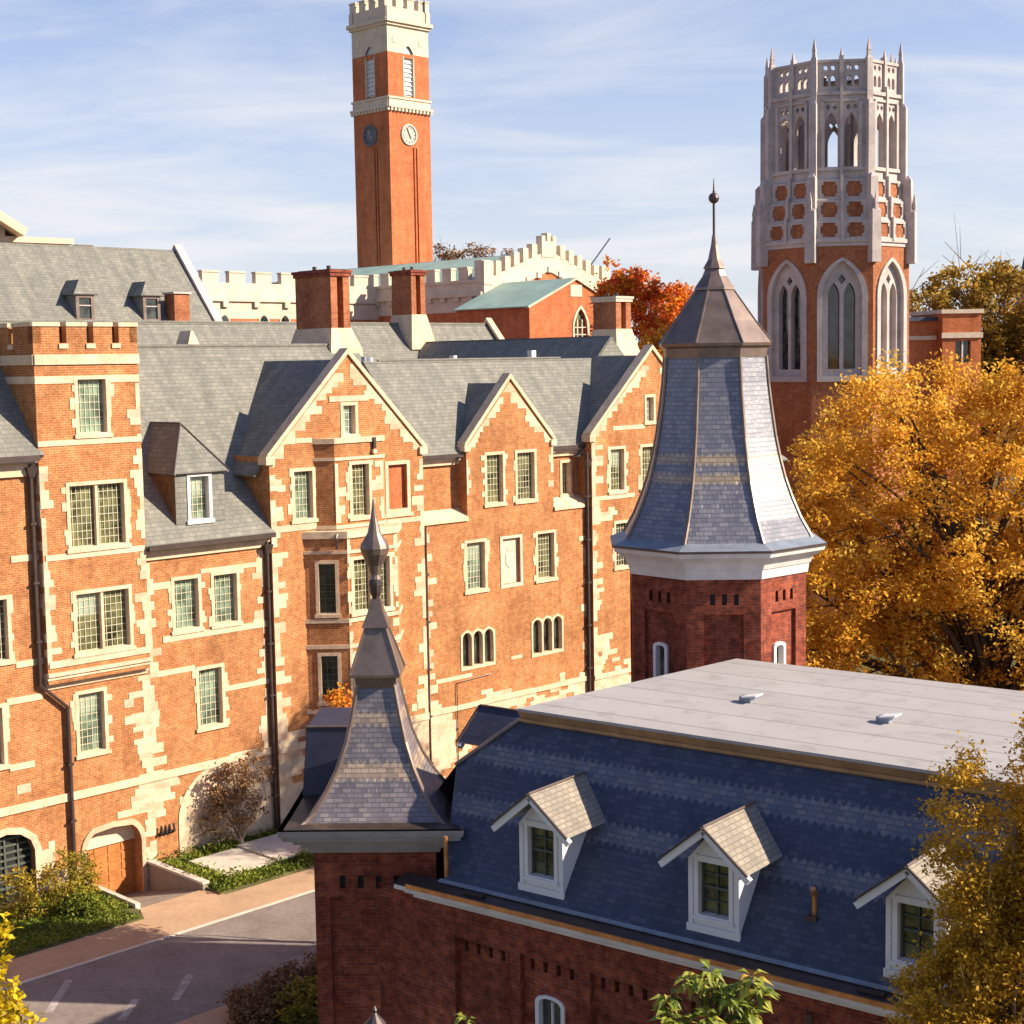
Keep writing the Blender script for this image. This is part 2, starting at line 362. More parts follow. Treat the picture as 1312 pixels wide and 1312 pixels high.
def window(parent, fr, a0, a1, z0, z1, lights=1, glass='glassd', d=0., ears=True, lat=(.19, .26), stonem='stone', latm='lattice', fw=.13):
    """stone surround (outer size given), recessed pane with leaded lattice; returns the hole for the wall"""
    h = rect(a0 + fw, a1 - fw, z0 + fw * 1.1, z1 - fw)
    mb = MB().use(stonem)
    prism(mb, fr, rect(a0, a1, z0, z1), d - .26, d + .03, [h])
    fbox(mb, fr, a0 - .06, a1 + .06, z0 - .03, z0 + fw * .8, d, d + .075)
    if ears:
        z = z0 + .05
        while z < z1 - .15:
            hh = rng.choice((.22, .3, .4)); hh = min(hh, z1 - z)
            for sgn in (0, 1):
                if rng.random() < .45:
                    e = rng.uniform(.06, .2)
                    if sgn: fbox(mb, fr, a1, a1 + e, z, z + hh, d, d + .022)
                    else: fbox(mb, fr, a0 - e, a0, z, z + hh, d, d + .022)
            z += hh
    wd = (h[1][0] - h[0][0]) / lights
    for k in range(1, lights):
        m = h[0][0] + wd * k; fbox(mb, fr, m - .05, m + .05, h[0][1], h[2][1], d - .26, d - .03)
    wo = mb.build('window', parent)
    pn = MB().use(glass); pn.face([fr.P(q[0], q[1], d - .2) for q in h]); pn.build('pane', wo)
    if rng.random() < .38 and glass != 'glassd' and z1 - z0 > 1.6:
        k0 = h[0][0] if lights == 1 or rng.random() < .5 else (h[0][0] + h[1][0]) / 2; f_ = rng.uniform(.3, .6); bl = MB().use('blind'); bl.face([fr.P(x, z, d - .197) for x, z in rect(k0, h[1][0] if k0 > h[0][0] or lights == 1 else (h[0][0] + h[1][0]) / 2, h[2][1] - (h[2][1] - h[0][1]) * f_, h[2][1])]); bl.build('blind', wo)
    lt = MB().use(latm)
    for k in range(lights):
        b0 = h[0][0] + wd * k; b1 = b0 + wd; n = max(2, round((b1 - b0) / lat[0])); m = max(2, round((h[2][1] - h[0][1]) / lat[1]))
        for i in range(0, n + 1): x = b0 + (b1 - b0) * i / n; t = .028 if i in (0, n) else .011; fbox(lt, fr, max(b0, x - t), min(b1, x + t), h[0][1], h[2][1], d - .2, d - .175)
        for i in range(0, m + 1): z = h[0][1] + (h[2][1] - h[0][1]) * i / m; t = .025 if i in (0, m) else .011; fbox(lt, fr, b0, b1, max(h[0][1], z - t), min(h[2][1], z + t), d - .198, d - .177)
    lt.build('lattice', wo)
    return rect(a0 + .02, a1 - .02, z0 + .02, z1 - .02)
def lancets(parent, fr, a0, a1, z0, z1, n=3, d=0., glass='glassd', stonem='stone'):
    fw = .10; wd = (a1 - a0 - fw) / n; hs = []; top = []
    for k in range(n):
        b0 = a0 + fw + wd * k; b1 = b0 + wd - fw; hs.append(arch(b0, b1, z0 + .14, z1 - .42, .3, 5))
    o = [(a0, z0), (a1, z0), (a1, z1 - .2)]
    for k in range(n - 1, -1, -1):
        c = a0 + fw * .5 + wd * (k + .5); o += [(c, z1)]
        if k: o += [(a0 + fw * .5 + wd * k, z1 - .14)]
    o += [(a0, z1 - .2)]
    mb = MB().use(stonem); prism(mb, fr, o, d - .26, d + .03, hs)
    wo = mb.build('window', parent)
    pn = MB().use(glass); pn.face([fr.P(q[0], q[1], d - .2) for q in rect(a0 + .03, a1 - .03, z0 + .1, z1 - .16)]); pn.build('pane', wo)
    return o
def stonework(mb, fr, a0, a1, z0, z1, keep, bias, d=0.013, h=.24, seed=0):
    """irregular blocks of limestone let into the brick, in courses"""
    r = random.Random(seed); z = z0
    while z < z1 - .05:
        hh = min(h * r.choice((.8, 1., 1.25)), z1 - z); a = a0
        while a < a1 - .02:
            wd = min(r.uniform(.28, .75), a1 - a)
            c = a + wd / 2
            p = bias(c, z + hh / 2) + .8 * noise.noise(V((c * .55 + seed * 3.1, z * .8, seed))) + .35 * noise.noise(V((c * 1.9, z * 2.6, seed + 5)))
            if p > .5 and keep(a, a + wd, z, z + hh): mb.use(r.choice(ST3)); fbox(mb, fr, a, a + wd, z, z + hh, 0, d + r.uniform(0, .006))
            a += wd
        z += hh
def quoin(mb, fr, a, sgn, z0, z1, d=.014, seed=0, wmin=.16, wmax=.55, keep=None):
    r = random.Random(seed); z = z0
    while z < z1:
        hh = min(r.uniform(.18, .36), z1 - z); wd = r.uniform(wmin, wmax) if r.random() < .6 else wmin
        b = (a, a + wd) if sgn > 0 else (a - wd, a)
        if r.random() > .12 and (keep is None or keep(b[0], b[1], z, z + hh)): mb.use(r.choice(ST3)); fbox(mb, fr, b[0], b[1], z, z + hh, 0, d + r.uniform(0, .004))
        z += hh
def band(mb, fr, a0, a1, z0, z1, d):
    mb.use('stone'); fbox(mb, fr, a0, a1, z0, z1, 0, d)
def keeper(holes):
    bx = [(min(p[0] for p in h), max(p[0] for p in h), min(p[1] for p in h), max(p[1] for p in h)) for h in holes]
    return lambda a, b, z, y: not any(a < q[1] and b > q[0] and z < q[3] and y > q[2] for q in bx)
def pipe(parent, pts, r=.07, hopper=None, m='metal'):
    mb = MB().use(m); mb.tube(pts, r, 7)
    if hopper:
        x, y, z = hopper; mb.hexa([V((x - .1, y - .1, z - .35)), V((x + .1, y - .1, z - .35)), V((x + .1, y + .1, z - .35)), V((x - .1, y + .1, z - .35))], [V((x - .2, y - .17, z)), V((x + .2, y - .17, z)), V((x + .2, y + .12, z)), V((x - .2, y + .12, z))])
    for i in range(1, len(pts)):
        a, b = V(pts[i - 1]), V(pts[i])
        if abs((b - a).normalized().z) > .9:
            for k in range(1, int((b - a).length / 2) + 1):
                p = a.lerp(b, k * 2 / (b - a).length) if k * 2 < (b - a).length else None
                if p: mb.box(p.x - r * 1.35, p.x + r * 1.35, p.y - r * 1.3, p.y + r * 1.6, p.z - .04, p.z + .04)
    return mb.build('downpipe', parent)
def coping(mb, fr, a, za, c, zc, d0, d1, th=.16):
    """sloping stone on a gable from (a,za) to (c,zc)"""
    p = [(a, za), (c, zc)]; dx, dz = c - a, zc - za; L = math.hypot(dx, dz); nx, nz = -dz / L * th, dx / L * th
    if nz < 0: nx, nz = -nx, -nz
    q = [(a, za), (c, zc), (c + nx * 0, zc + th * L / abs(dx)), (a + nx * 0, za + th * L / abs(dx))]
    if dx < 0: q = q[::-1]
    prism(mb, fr, q, d0, d1); mb.face([fr.P(*x, d0) for x in q][::-1])
# ------------------------------------------------------------------ ground
GZ = -.15
HO = V((-14.486, 53.689, 0)); HA = rad(45.1)
HM = Matrix.Translation(HO) @ Matrix.Rotation(HA, 4, 'Z')
def hw(u, b, z=0.): return HM @ V((u, b, z))
mb = MB(); mb.use('soil'); R_ = 4000
# one sheet, with a pit cut for the sunken garage ramp
gpts = [(-R_, -R_), (R_, -R_), (R_, R_), (-R_, R_)]
hole = [hw(-.85, -3.4), hw(1.6, -3.4), hw(1.6, .9), hw(-.85, .9)]
polys = [[V((x, y, 0)) for x, y in gpts], [V((p.x, p.y, 0)) for p in hole]]
fl = [p for q in polys for p in q]
for t in tessellate_polygon(polys):
    p = [fl[i] for i in t]
    if (p[1] - p[0]).cross(p[2] - p[0]).z < 0: p = p[::-1]
    mb.face([V((q.x, q.y, GZ - .02)) for q in p])
tag(mb.build('ground'), kind='structure')
GF = lambda name: thing(name, None, None)
def sheet(name, m, pts, z, kind='structure', th=None):
    mb = MB().use(m); P = [hw(u, b, z) for u, b in pts]
    n = (P[1] - P[0]).cross(P[2] - P[0])
    if n.z < 0: P = P[::-1]
    mb.slab(P, th) if th else mb.face(P)
    return tag(mb.build(name), kind=kind)
sheet('road', 'asphalt', [(-40, -6.3), (30, -6.3), (30, -12.2), (-40, -12.2)], GZ - .012)
sheet('pavement', 'paving', [(-40, -6.3), (30, -6.3), (30, -4.4), (1.9, -4.4), (1.62, -3.4), (-.85, -3.4), (-1.3, -4.4), (-40, -4.4)], GZ + .0, th=.1)
sheet('far_pavement', 'paving', [(-40, -12.2), (30, -12.2), (30, -13.4), (-40, -13.4)], GZ + .02, th=.1)
for k, (u, b) in enumerate([(-4.7, -7.6), (-2.3, -10.0), (1.4, -9.4), (-6.6, -9.0)]):
    pass
stripes = MB().use('roadpaint')
for (u0, b0, u1, b1) in ((-5.6, -7.2, -7.2, -8.9), (-2.9, -9.5, -4.3, -10.8), (2.8, -9.6, 1.0, -11.2), (-5.0, -9.9, -6.1, -10.9)):
    d = V((u1 - u0, b1 - b0, 0)).normalized(); q = V((-d.y, d.x, 0)) * .12
    P = [hw(u0 - q.x, b0 - q.y, GZ - .006), hw(u1 - q.x, b1 - q.y, GZ - .006), hw(u1 + q.x, b1 + q.y, GZ - .006), hw(u0 + q.x, b0 + q.y, GZ - .006)]
    stripes.face(P)
tag(stripes.build('road_markings'), kind='structure')
mb = MB().use('concrete'); mb.face([hw(-.85, -3.4, GZ), hw(1.6, -3.4, GZ), hw(1.6, .9, -1.15), hw(-.85, .9, -1.15)])
tag(mb.build('driveway'), kind='structure')
lawn1 = sheet('lawn', 'soil', [(-30, -4.4), (-1.3, -4.4), (-.95, -3.4), (-.95, 0), (-30, 0)], GZ + .05, th=.1)
lawn2 = sheet('planting_bed', 'soil', [(1.75, -4.3), (9.0, -4.3), (9.0, 0), (1.75, 0)], GZ + .06, th=.1)

sheet('kerb', 'curb', [(-40, -6.42), (30, -6.42), (30, -6.28), (-40, -6.28)], GZ + .012, th=.1)
# ------------------------------------------------------------------ main collegiate hall
H = thing('collegiate_hall', 'long orange brick collegiate hall with stone trimmed gables and grey slate roofs', 'building', HO, HA)
def sub(name, mb, p=H): return mb.build(name, p)
base_b = lambda lo=.72, hi=-.42, zt=3.5: (lambda a, z: max(hi, min(lo, (zt - z) * .45)))
# --- wing A (left edge of the photo)
fA = Fr((0, 0, 0)); hA = []
hA.append(window(H, fA, -4.15, -3.2, 8.1, 10.4, 1, 'glassd')); hA.append(window(H, fA, -4.5, -3.55, 4.6, 6.8, 1, 'glassd'))
for c in (-7.2, -10.2, -13.2):
    for z in (4.6, 8.1, 11.7): hA.append(window(H, fA, c - .5, c + .5, z, z + 2.2, 1, rng.choice(('glassd', 'glassm'))))
aA = arch(-4.75, -2.75, -.15, 1.6, .75, 6, False); hA.append(aA)
wl = MB().use('brick'); wall(wl, fA, rect(-16, -1.95, -1.2, 14.9), hA, .3)
st = MB().use('stone'); kp = keeper(hA)
stonework(st, fA, -16, -2.0, -.3, 14.8, kp, base_b(.9, -.38, 3.6), seed=3)
for z0, z1 in ((3.0, 3.28),): band(st, fA, -16, -1.95, z0, z1, .07)
for a, b, z in ((-3.1, -2.05, 11.45), (-3.1, -2.1, 7.9), (-3.5, -2.2, 6.7), (-3.5, -2.6, 4.45)): fbox(st, fA, a, b, z, z + .22, 0, .03)
prism(st, fA, arch(-5.0, -2.5, -.15, 1.6, .98, 6, False), 0, .05, [aA]); fbox(st, fA, -16, -1.95, 14.3, 14.75, 0, .12)
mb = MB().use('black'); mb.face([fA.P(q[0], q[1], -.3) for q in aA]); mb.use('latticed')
for k in range(10): fbox(mb, fA, -4.75, -2.75, -.1 + k * .24, -.02 + k * .24, -.29, -.25)
for k in range(5): fbox(mb, fA, -4.7 + k * .48, -4.64 + k * .48, -.15, 2.3, -.28, -.23)
sub('gate_grille', mb)
rf = MB().use('slateg'); rf.slab([(-16, -.45, 15.0), (-1.95, -.45, 15.0), (-1.95, 5.4, 22.0), (-16, 5.4, 22.0)], .15); rf.slab([(-1.95, 11, 15.3), (-16, 11, 15.3), (-16, 5.4, 22), (-1.95, 5.4, 22)], .15)
def gutter(*bx):
    g = MB()
    for m_, *q in bx: g.use(m_).box(*q)
    return g.build('eaves_gutter', H)
gutter(('cornice', -16, -2.15, -.3, 0, 14.75, 14.86), ('metal', -16, -2.15, -.52, -.3, 14.8, 15.0))
#, -2.15, -.3, 0, 14.75, 14.86); gt.use('metal').box(-16, -2.15, -.52, -.3, 14.8, 15.0)
# --- tower B
TX0, TX1, TY = -2.1, 1.85, -.3
fB0 = Fr((0, 0, 0)); fB = Fr((0, TY, 0)); fBl = Fr((TX0, 0, 0), 'l'); fBr = Fr((TX1, 0, 0), 'r'); fBb = Fr((0, 4.6, 0), 'b')
hB0 = [window(H, fB0, -1.0, .25, 4.4, 6.75, 1, 'glassp')]
gA = arch(-.85, 1.38, -1.2, .95, .75, 6, True); hB0.append(gA)
wall(wl, fB0, rect(-1.95, 2.0, -1.2, 7.2), hB0, .55)
hB = [window(H, fB, -.67, .66, 15.5, 17.6, 1, 'glassp'), window(H, fB, -1.15, 1.2, 11.62, 14.0, 2, 'glassm'), window(H, fB, -1.08, 1.22, 8.0, 10.28, 2, 'glassm')]
wall(wl, fB, rect(TX0, TX1, 7.2, 18.7), hB, .25)
wall(wl, fBl, rect(-4.6, .3, 7.2, 18.7)); wall(wl, fBr, rect(TY, 4.6, 7.2, 18.7)); wall(wl, fBb, rect(-TX1, -TX0, 10, 18.7))
wl.face([(TX0, TY, 7.2), (TX0, .0, 7.2), (TX1, 0, 7.2), (TX1, TY, 7.2)])
# battlements with narrow slots
for (fr, a0, a1, sl) in ((fB, TX0, TX1, (-1.0, .02, 1.0)), (fBl, -4.6, .3, (-3.6, -2.4, -1.2)), (fBr, TY, 4.6, (1.0, 2.2, 3.4)), (fBb, -TX1, -TX0, (-1, 0, 1))):
    e = [a0] + [x for c in sl for x in (c - .13, c + .13)] + [a1]
    for k in range(0, len(e), 2):
        wl.use('brick'); fbox(wl, fr, e[k], e[k + 1], 18.7, 19.26, -.3, 0); st.use('stone'); fbox(st, fr, e[k] - .015, e[k + 1] + .015, 19.26, 19.4, -.33, .045)
    for c in sl: fbox(st, fr, c - .17, c + .17, 18.52, 18.68, -.3, .05)
    fbox(st, fr, a0, a1, 17.98, 18.32, 0, .06)
rf.use('lead').face([(TX0, TY, 18.5), (TX1, TY, 18.5), (TX1, 4.6, 18.5), (TX0, 4.6, 18.5)]); rf.use('slateg')
kB = keeper(hB); kB0 = keeper(hB0)
fbox(st, fB, TX0, -.67, 17.35, 17.6, 0, .02); fbox(st, fB, .66, TX1, 17.35, 17.6, 0, .02); fbox(st, fBl, -4.6, .3, 17.35, 17.6, 0, .02)
fbox(st, fB, TX0, TX1, 15.26, 15.45, 0, .03); fbox(st, fB, TX0 + .1, TX1, 11.4, 11.6, 0, .025); fbox(st, fB, TX0 + .05, TX1, 7.75, 7.98, 0, .04)
quoin(st, fB, TX1, -1, 7.9, 17.3, seed=5, keep=kB); quoin(st, fB, TX0, 1, 7.9, 14.6, seed=6, keep=kB); quoin(st, fBl, .3, -1, 7.9, 15, seed=7)
stonework(st, fB, TX0, TX1, 7.9, 15.2, kB, lambda a, z: -.3 + .3 * (abs(a + .1) > 1.3), seed=9)
st.use('stone')
for k, (y, z) in enumerate(((-.06, 6.98), (-.14, 7.1), (-.22, 7.22), (-.33, 7.34), (-.40, 7.46))): st.box(TX0 - .03, TX1 + .03, y, .0, z, z + .118)
stonework(st, fB0, -1.95, 2.0, -1.0, 6.9, kB0, lambda a, z: max(-.3, min(.62, (3.3 - z) * .5)) + (.45 if a > 1.1 else 0) + (.3 if z < .6 else 0) - (.9 if a < -.2 and 0.6 < z < 2.8 else 0), seed=11)
band(st, fB0, -1.95, 2.0, 3.0, 3.28, .07)
quoin(st, fB0, 2.0, -1, -.2, 6.9, seed=12, wmin=.3, wmax=.9, keep=kB0)
ga2 = arch(-1.02, 1.55, -1.2, 1.0, .9, 6, True)
prism(st, fB0, ga2, 0, .05, [gA])
dr = MB().use('wood'); wall(dr, fB0, rect(-.85, 1.38, -1.2, .98), [], 0, -.5)
for k in range(4):
    for j in range(6): fbox(dr, fB0, -.78 + k * .54, -.32 + k * .54, -1.1 + j * .345, -.83 + j * .345, -.5, -.475)
do = sub('garage_door', dr); mb = MB().use('stonew'); wall(mb, fB0, [q for q in gA if q[1] > .9] + [], [], 0, -.42); mb.face([fB0.P(-.85, .95, -.5), fB0.P(1.38, .95, -.5), fB0.P(1.38, .95, -.42), fB0.P(-.85, .95, -.42)]); mb.build('tympanum', do)
mb = MB().use('black')
for k in range(4): mb.tube([fB0.P(2.15 + k * .17, 1.0, .03), fB0.P(2.15 + k * .17, 1.05, .2), fB0.P(2.15 + k * .17, 1.32, .12)], .04, 6)
mb.box(2.1, 2.75, -.06, -.0, .95, 1.05); sub('wall_bracket', mb)
# --- wing C
fC = Fr((0, 0, 0)); hC = [window(H, fC, 3.02, 4.3, 8.2, 10.28, 1, 'glassp'), window(H, fC, 4.72, 6.0, 8.2, 10.28, 1, 'glassp'), window(H, fC, 3.92, 5.18, 4.45, 6.85, 1, 'glassp')]
wall(wl.use('brick'), fC, rect(2.0, 7.6, -1.2, 11.4), hC, .3); kC = keeper(hC)
aC = arch(3.2, 6.9, -.3, 1.2, 1.6, 8, True)
stonework(st, fC, 2.0, 7.3, -.3, 10.9, kC, lambda a, z: max(-.42, min(.6, (3.9 - z) * .5)) - (.5 if z < 2.2 and a < 3.2 else 0), seed=14)
prism(st, fC, arch(2.95, 7.2, -.3, 1.2, 1.9, 8, True), 0, .035, [aC]); prism(st, fC, aC, 0, .015)
band(st, fC, 2.0, 7.35, 3.0, 3.28, .07); fbox(st, fC, 2.6, 7.2, 7.95, 8.18, 0, .03); fbox(st, fC, 2.1, 3.0, 9.9, 10.15, 0, .02); fbox(st, fC, 4.3, 7.0, 10.28, 10.45, 0, .02); fbox(st, fC, 5.18, 7.2, 5.75, 5.95, 0, .02); fbox(st, fC, 2.3, 3.9, 6.75, 6.95, 0, .02)
quoin(st, fC, 2.0, 1, 4, 10.9, seed=15, keep=kC); quoin(st, fC, 7.1, -1, 3, 10.9, seed=17, wmin=.1, keep=kC)
fbox(st, fC, 1.9, 7.4, 11.0, 11.2, 0, .10); fbox(st, fC, 1.9, 7.4, 11.2, 11.38, 0, .2)
gutter(('metal', 1.9, 7.4, -.5, -.28, 11.38, 11.55))
sC = (18.65 - 11.5) / (5.7 + .42)
zC = lambda y: 11.5 + (y + .42) * sC
rf.use('slateg').slab([(1.85, -.42, zC(-.42)), (7.45, -.42, zC(-.42)), (7.45, 5.7, 18.65), (1.85, 5.7, 18.65)], .12)
rf.slab([(7.45, 1.3, zC(1.3)), (16.6, 1.3, zC(1.3)), (16.6, 5.7, 18.65), (7.45, 5.7, 18.65)], .12)
rf.slab([(16.6, 12, zC(-.42)), (1.85, 12, zC(-.42)), (1.85, 5.7, 18.65), (16.6, 5.7, 18.65)], .12)
rf.use('slateg').tube([(1.85, 5.7, 18.68), (16.6, 5.7, 18.68)], .07, 6); rf.use('slateg')
# hipped dormer on roof C
dm = MB().use('slateg'); fD_ = Fr((0, .1, 0)); hdw = window(H, fD_, 3.92, 4.98, 12.15, 13.98, 1, 'glassp', ears=False, stonem='cornice')
wall(dm, fD_, rect(3.42, 5.55, 11.7, 14.05), [hdw], .2)
for x, k in ((3.42, 'l'), (5.55, 'r')):
    f = Fr((x, 0, 0), k); y1 = (14.05 - 11.5) / sC - .42
    q = [(.1, 11.9), (.1, 14.05), (y1 + .1, 14.05)]
    dm.use('shingle' if k == 'l' else 'slateg'); q = [(-a, b) for a, b in q] if k == 'l' else q
    wall(dm, f, q)
dm.use('slateg'); ap = V((4.48, 1.25, 15.75)); bk = V((4.48, 3.6, 15.75)); e = [V((3.28, -.06, 14.0)), V((5.69, -.06, 14.0)), V((5.69, 2.3, 14.0)), V((3.28, 2.3, 14.0))]
dm.slab([e[0], e[1], ap], .1); dm.slab([e[1], e[2], bk, ap], .1); dm.use('slateg').slab([e[3], e[0], ap, bk], .1)
dm.use('metal'); 
for a, b in ((e[0], ap), (e[1], ap), (ap, bk)): dm.tube([a + V((0, 0, .02)), b + V((0, 0, .02))], .035, 5)
sub('dormer', dm)
mb = MB().use('stone'); mb.hexa([V((8.0, 6.0, 18.3)), V((8.9, 6.0, 18.3)), V((8.9, 7, 18.3)), V((8.0, 7, 18.3))], [V((8.4, 6.2, 19.3)), V((8.5, 6.2, 19.3)), V((8.5, 7, 19.3)), V((8.4, 7, 19.3))]); sub('roof_gablet', mb)
def gable_stones(mb, fr, a, za, c, zc, seed, d=.014, keep=None):
    r = random.Random(seed); z = za; 
    while z < zc - .2:
        hh = r.uniform(.2, .34); x = a + (c - a) * (z + hh - za) / (zc - za); wd = r.uniform(.18, .62) if r.random() < .7 else r.uniform(.1, .2)
        x1 = x + wd * (1 if c > a else -1); xs = a + (c - a) * (z - za) / (zc - za)
        q = [(xs, z), (x1, z), (x1, z + hh), (x, z + hh)]
        if c < a: q = q[::-1]
        if (x1 - c) * (1 if c > a else -1) < 0: mb.use(r.choice(ST3)); prism(mb, fr, q, 0, d)
        z += hh
# --- gable D with its two-tier bay
dY = -.25; fD = Fr((0, dY, 0)); DX0, DX1, DXA = 7.35, 15.1, 11.25
hD = [window(H, fD, 8.35, 9.5, 11.8, 13.9, 1, 'glassp'), window(H, fD, 10.85, 11.72, 14.95, 16.35, 1, 'glassp', ears=False, latm='cornice')]
hn = rect(13.22, 14.22, 11.95, 13.75); hD.append(hn)
wall(wl.use('brick'), fD, [(DX0, -1.2), (DX1, -1.2), (DX1, 14.4), (DXA, 18.3), (DX0, 14.4)], hD, .25)
wl.use('brickr').face([fD.P(q[0], q[1], -.16) for q in hn]); wl.use('brick')
wall(wl, Fr((DX0, 0, 0), 'l'), rect(-3.0, .25, -1.2, 14.4)); wall(wl, Fr((DX1, 0, 0), 'r'), rect(-.25, 3.0, -1.2, 14.4))
st.use('stone'); prism(st, fD, rect(13.06, 14.38, 11.75, 13.9), 0, .03, [hn]); fbox(st, fD, 12.95, 14.5, 11.62, 11.77, 0, .06)
kD = keeper(hD + [rect(8.85, 13.8, -1, 11.45), rect(9.4, 13.05, 11.3, 15), rect(13.06, 14.38, 11.7, 13.9)])
coping(st, fD, DX0 - .12, 14.28, DXA, 18.24, -.42, .09); coping(st, fD, DX1 + .12, 14.28, DXA, 18.24, -.42, .09)
for a in (DX0, DX1): fbox(st, fD, a - .2, a + .2, 14.1, 14.42, -.42, .11)
gable_stones(st, fD, DX0, 14.3, DXA, 18.1, 21); gable_stones(st, fD, DX1, 14.3, DXA, 18.1, 22)
fbox(st, fD, 10.3, 12.3, 16.38, 16.6, 0, .03); fbox(st, fD, 8.6, 9.4, 14.85, 15.05, 0, .02); fbox(st, fD, DX0, 9.5, 11.5, 11.75, 0, .03); fbox(st, fD, 13.1, DX1, 11.35, 11.55, 0, .02)
quoin(st, fD, DX0, 1, 3.2, 14.1, seed=23, wmin=.25, wmax=.75, keep=kD); quoin(st, fD, DX1, -1, 3.2, 14.1, seed=24, wmin=.2, wmax=.7, keep=kD)
stonework(st, fD, DX0, DX1, -.3, 14.2, kD, lambda a, z: max(-.2, min(.6, (4.2 - z) * .5)) + (.25 if a < 8.6 or a > 14.2 else -.05), seed=25)
band(st, fD, DX0, DX1, 3.0, 3.28, .07)
by = MB()
def ledge(x, Y, z0, z1, o, m='stone'):
    q = [(x[0] - o * 1.4, dY), (x[1] - o * .4, Y - o), (x[2] + o * .4, Y - o), (x[3] + o * 1.4, dY)]
    by.use(m).hexa([V((a, b, z0)) for a, b in q], [V((a, b, z1)) for a, b in q])
def canted(x, Y, z0, z1, front, side):
    # three-sided bay: returns its left, front and right frames with their lengths
    L = math.hypot(x[1] - x[0], dY - Y); a = math.atan2(Y - dY, x[1] - x[0])
    fl = Fr((x[0], dY, 0), a); ff = Fr((0, Y, 0)); fr = Fr((x[2], Y, 0), -a)
    hf = [window(H, ff, *w_) for w_ in front]; hl = [window(H, fl, *w_, ears=False, latm='latticed') for w_ in side]
    by.use('brick'); wall(by, ff, rect(x[1], x[2], z0, z1), hf, .25); wall(by, fl, rect(0, L, z0, z1), hl, .25); wall(by, fr, rect(0, L, z0, z1))
    return ff, keeper(hf)
UX, UY = (9.5, 10.05, 12.5, 13.0), -.80
ff, kk = canted(UX, UY, 11.3, 14.8, [(10.75, 11.88, 11.75, 14.05, 1, 'glassm')], [])
for z0, z1, o in ((14.78, 14.98, .06), (14.12, 14.24, .05), (11.46, 11.6, .04)): ledge(UX, UY, z0, z1, o)
quoin(by, ff, UX[1], 1, 11.7, 14, seed=26, keep=kk); quoin(by, ff, UX[2], -1, 11.7, 14, seed=27, keep=kk)
by.use('metal').box(11.95, 12.08, UY - .12, UY - .02, 14.5, 14.95); by.use('stone').box(11.92, 12.1, UY - .14, UY, 14.32, 14.46)
LX, LY = (8.88, 10.05, 12.6, 13.77), -1.42
ff, kk = canted(LX, LY, -1.2, 11.2, [(10.2, 12.3, 8.1, 10.4, 2, 'glassm'), (10.2, 12.3, 4.6, 6.7, 2, 'glassd')], [(.40, 1.30, 8.1, 10.3, 1, 'glassd'), (.40, 1.30, 4.65, 6.7, 1, 'glassd')])
for z0, z1, o in ((11.15, 11.42, .07), (10.55, 10.68, .05), (7.86, 8.02, .05), (6.85, 7.0, .05), (4.3, 4.48, .05), (3.0, 3.28, .08)): ledge(LX, LY, z0, z1, o)
quoin(by, ff, LX[1], 1, 3.3, 11.1, seed=28, wmax=.2, wmin=.1, keep=kk); quoin(by, ff, LX[2], -1, 3.3, 11.1, seed=29, wmax=.4, keep=kk); stonework(by, ff, LX[1], LX[2], -.3, 11, kk, lambda a, z: max(-.1, min(.6, (4 - z) * .5)), seed=30)
by.use('metal').tube([(9.75, -1.2, 11.3), (9.68, -1.27, 11.15), (9.7, -1.24, 10.75)], .06, 6)
sub('bay', by)
zD = lambda x: 18.02 - abs(x - DXA) * .985
rf.use('slateg').slab([(6.55, .1, zD(6.55)), (DXA, .1, 18.02), (DXA, 5.9, 18.02), (6.55, 5.9, zD(6.55))][::-1] if 0 else [(6.9, .17, zD(6.9)), (DXA, .17, 18.02), (DXA, 5.9, 18.02), (6.9, 5.9, zD(6.9))], .12)
rf.slab([(DXA, .17, 18.02), (15.35, .17, zD(15.35)), (15.35, 5.9, zD(15.35)), (DXA, 5.9, 18.02)], .12)
# --- wing E with the small gable
fE = Fr((0, 0, 0)); EX0, EX1 = 15.1, 25.6; GX0, GX1, GXA = 17.82, 23.19, 20.5
hE = [window(H, fE, 18.87, 20.12, 11.6, 13.95, 1, 'glassm'), window(H, fE, 20.75, 22.1, 11.6, 13.95, 1, 'glassm'), window(H, fE, 17.6, 18.93, 7.95, 10.25, 1, 'glassp'), window(H, fE, 21.97, 23.3, 7.95, 10.25, 1, 'glassm')]
hE += [lancets(H, fE, 17.26, 19.32, 4.65, 6.4), lancets(H, fE, 21.6, 23.7, 4.6, 6.4)]
hp = rect(19.9, 20.98, 8.1, 10.1); hE.append(hp)
wall(wl.use('brick'), fE, [(EX0, -1.2), (EX1, -1.2), (EX1, 11.25), (GX1, 11.25), (GX1, 14.35), (GXA, 17.15), (GX0, 14.35), (GX0, 11.25), (EX0, 11.25)], hE, .3)
fEb = Fr((0, .55, 0)); hEb = [window(H, fEb, 24.22, 25.0, 11.6, 13.3, 1, 'glassm', ears=False)]
wall(wl, fEb, rect(23.1, 25.6, 11.2, 13.95), hEb, .2); wall(wl, fEb, rect(15.1, 17.9, 11.2, 13.95))
wall(wl, Fr((GX0, 0, 0), 'l'), rect(-1.2, 0, 11.2, 14.35)); wall(wl, Fr((GX1, 0, 0), 'r'), rect(0, 1.2, 11.2, 14.35))
rp = MB().use('stonew'); rp.face([fE.P(q[0], q[1], -.14) for q in hp]); prism(rp, fE, rect(19.74, 21.12, 7.93, 10.22), 0, .03, [hp])
prism(rp, fE, [(20.44, 8.75), (20.66, 9.0), (20.68, 9.4), (20.2, 9.4), (20.22, 9.0)], -.14, -.115); prism(rp, fE, arch(20.3, 20.58, 9.5, 9.62, .14, 4, False), -.14, -.12)
sub('relief_panel', rp)
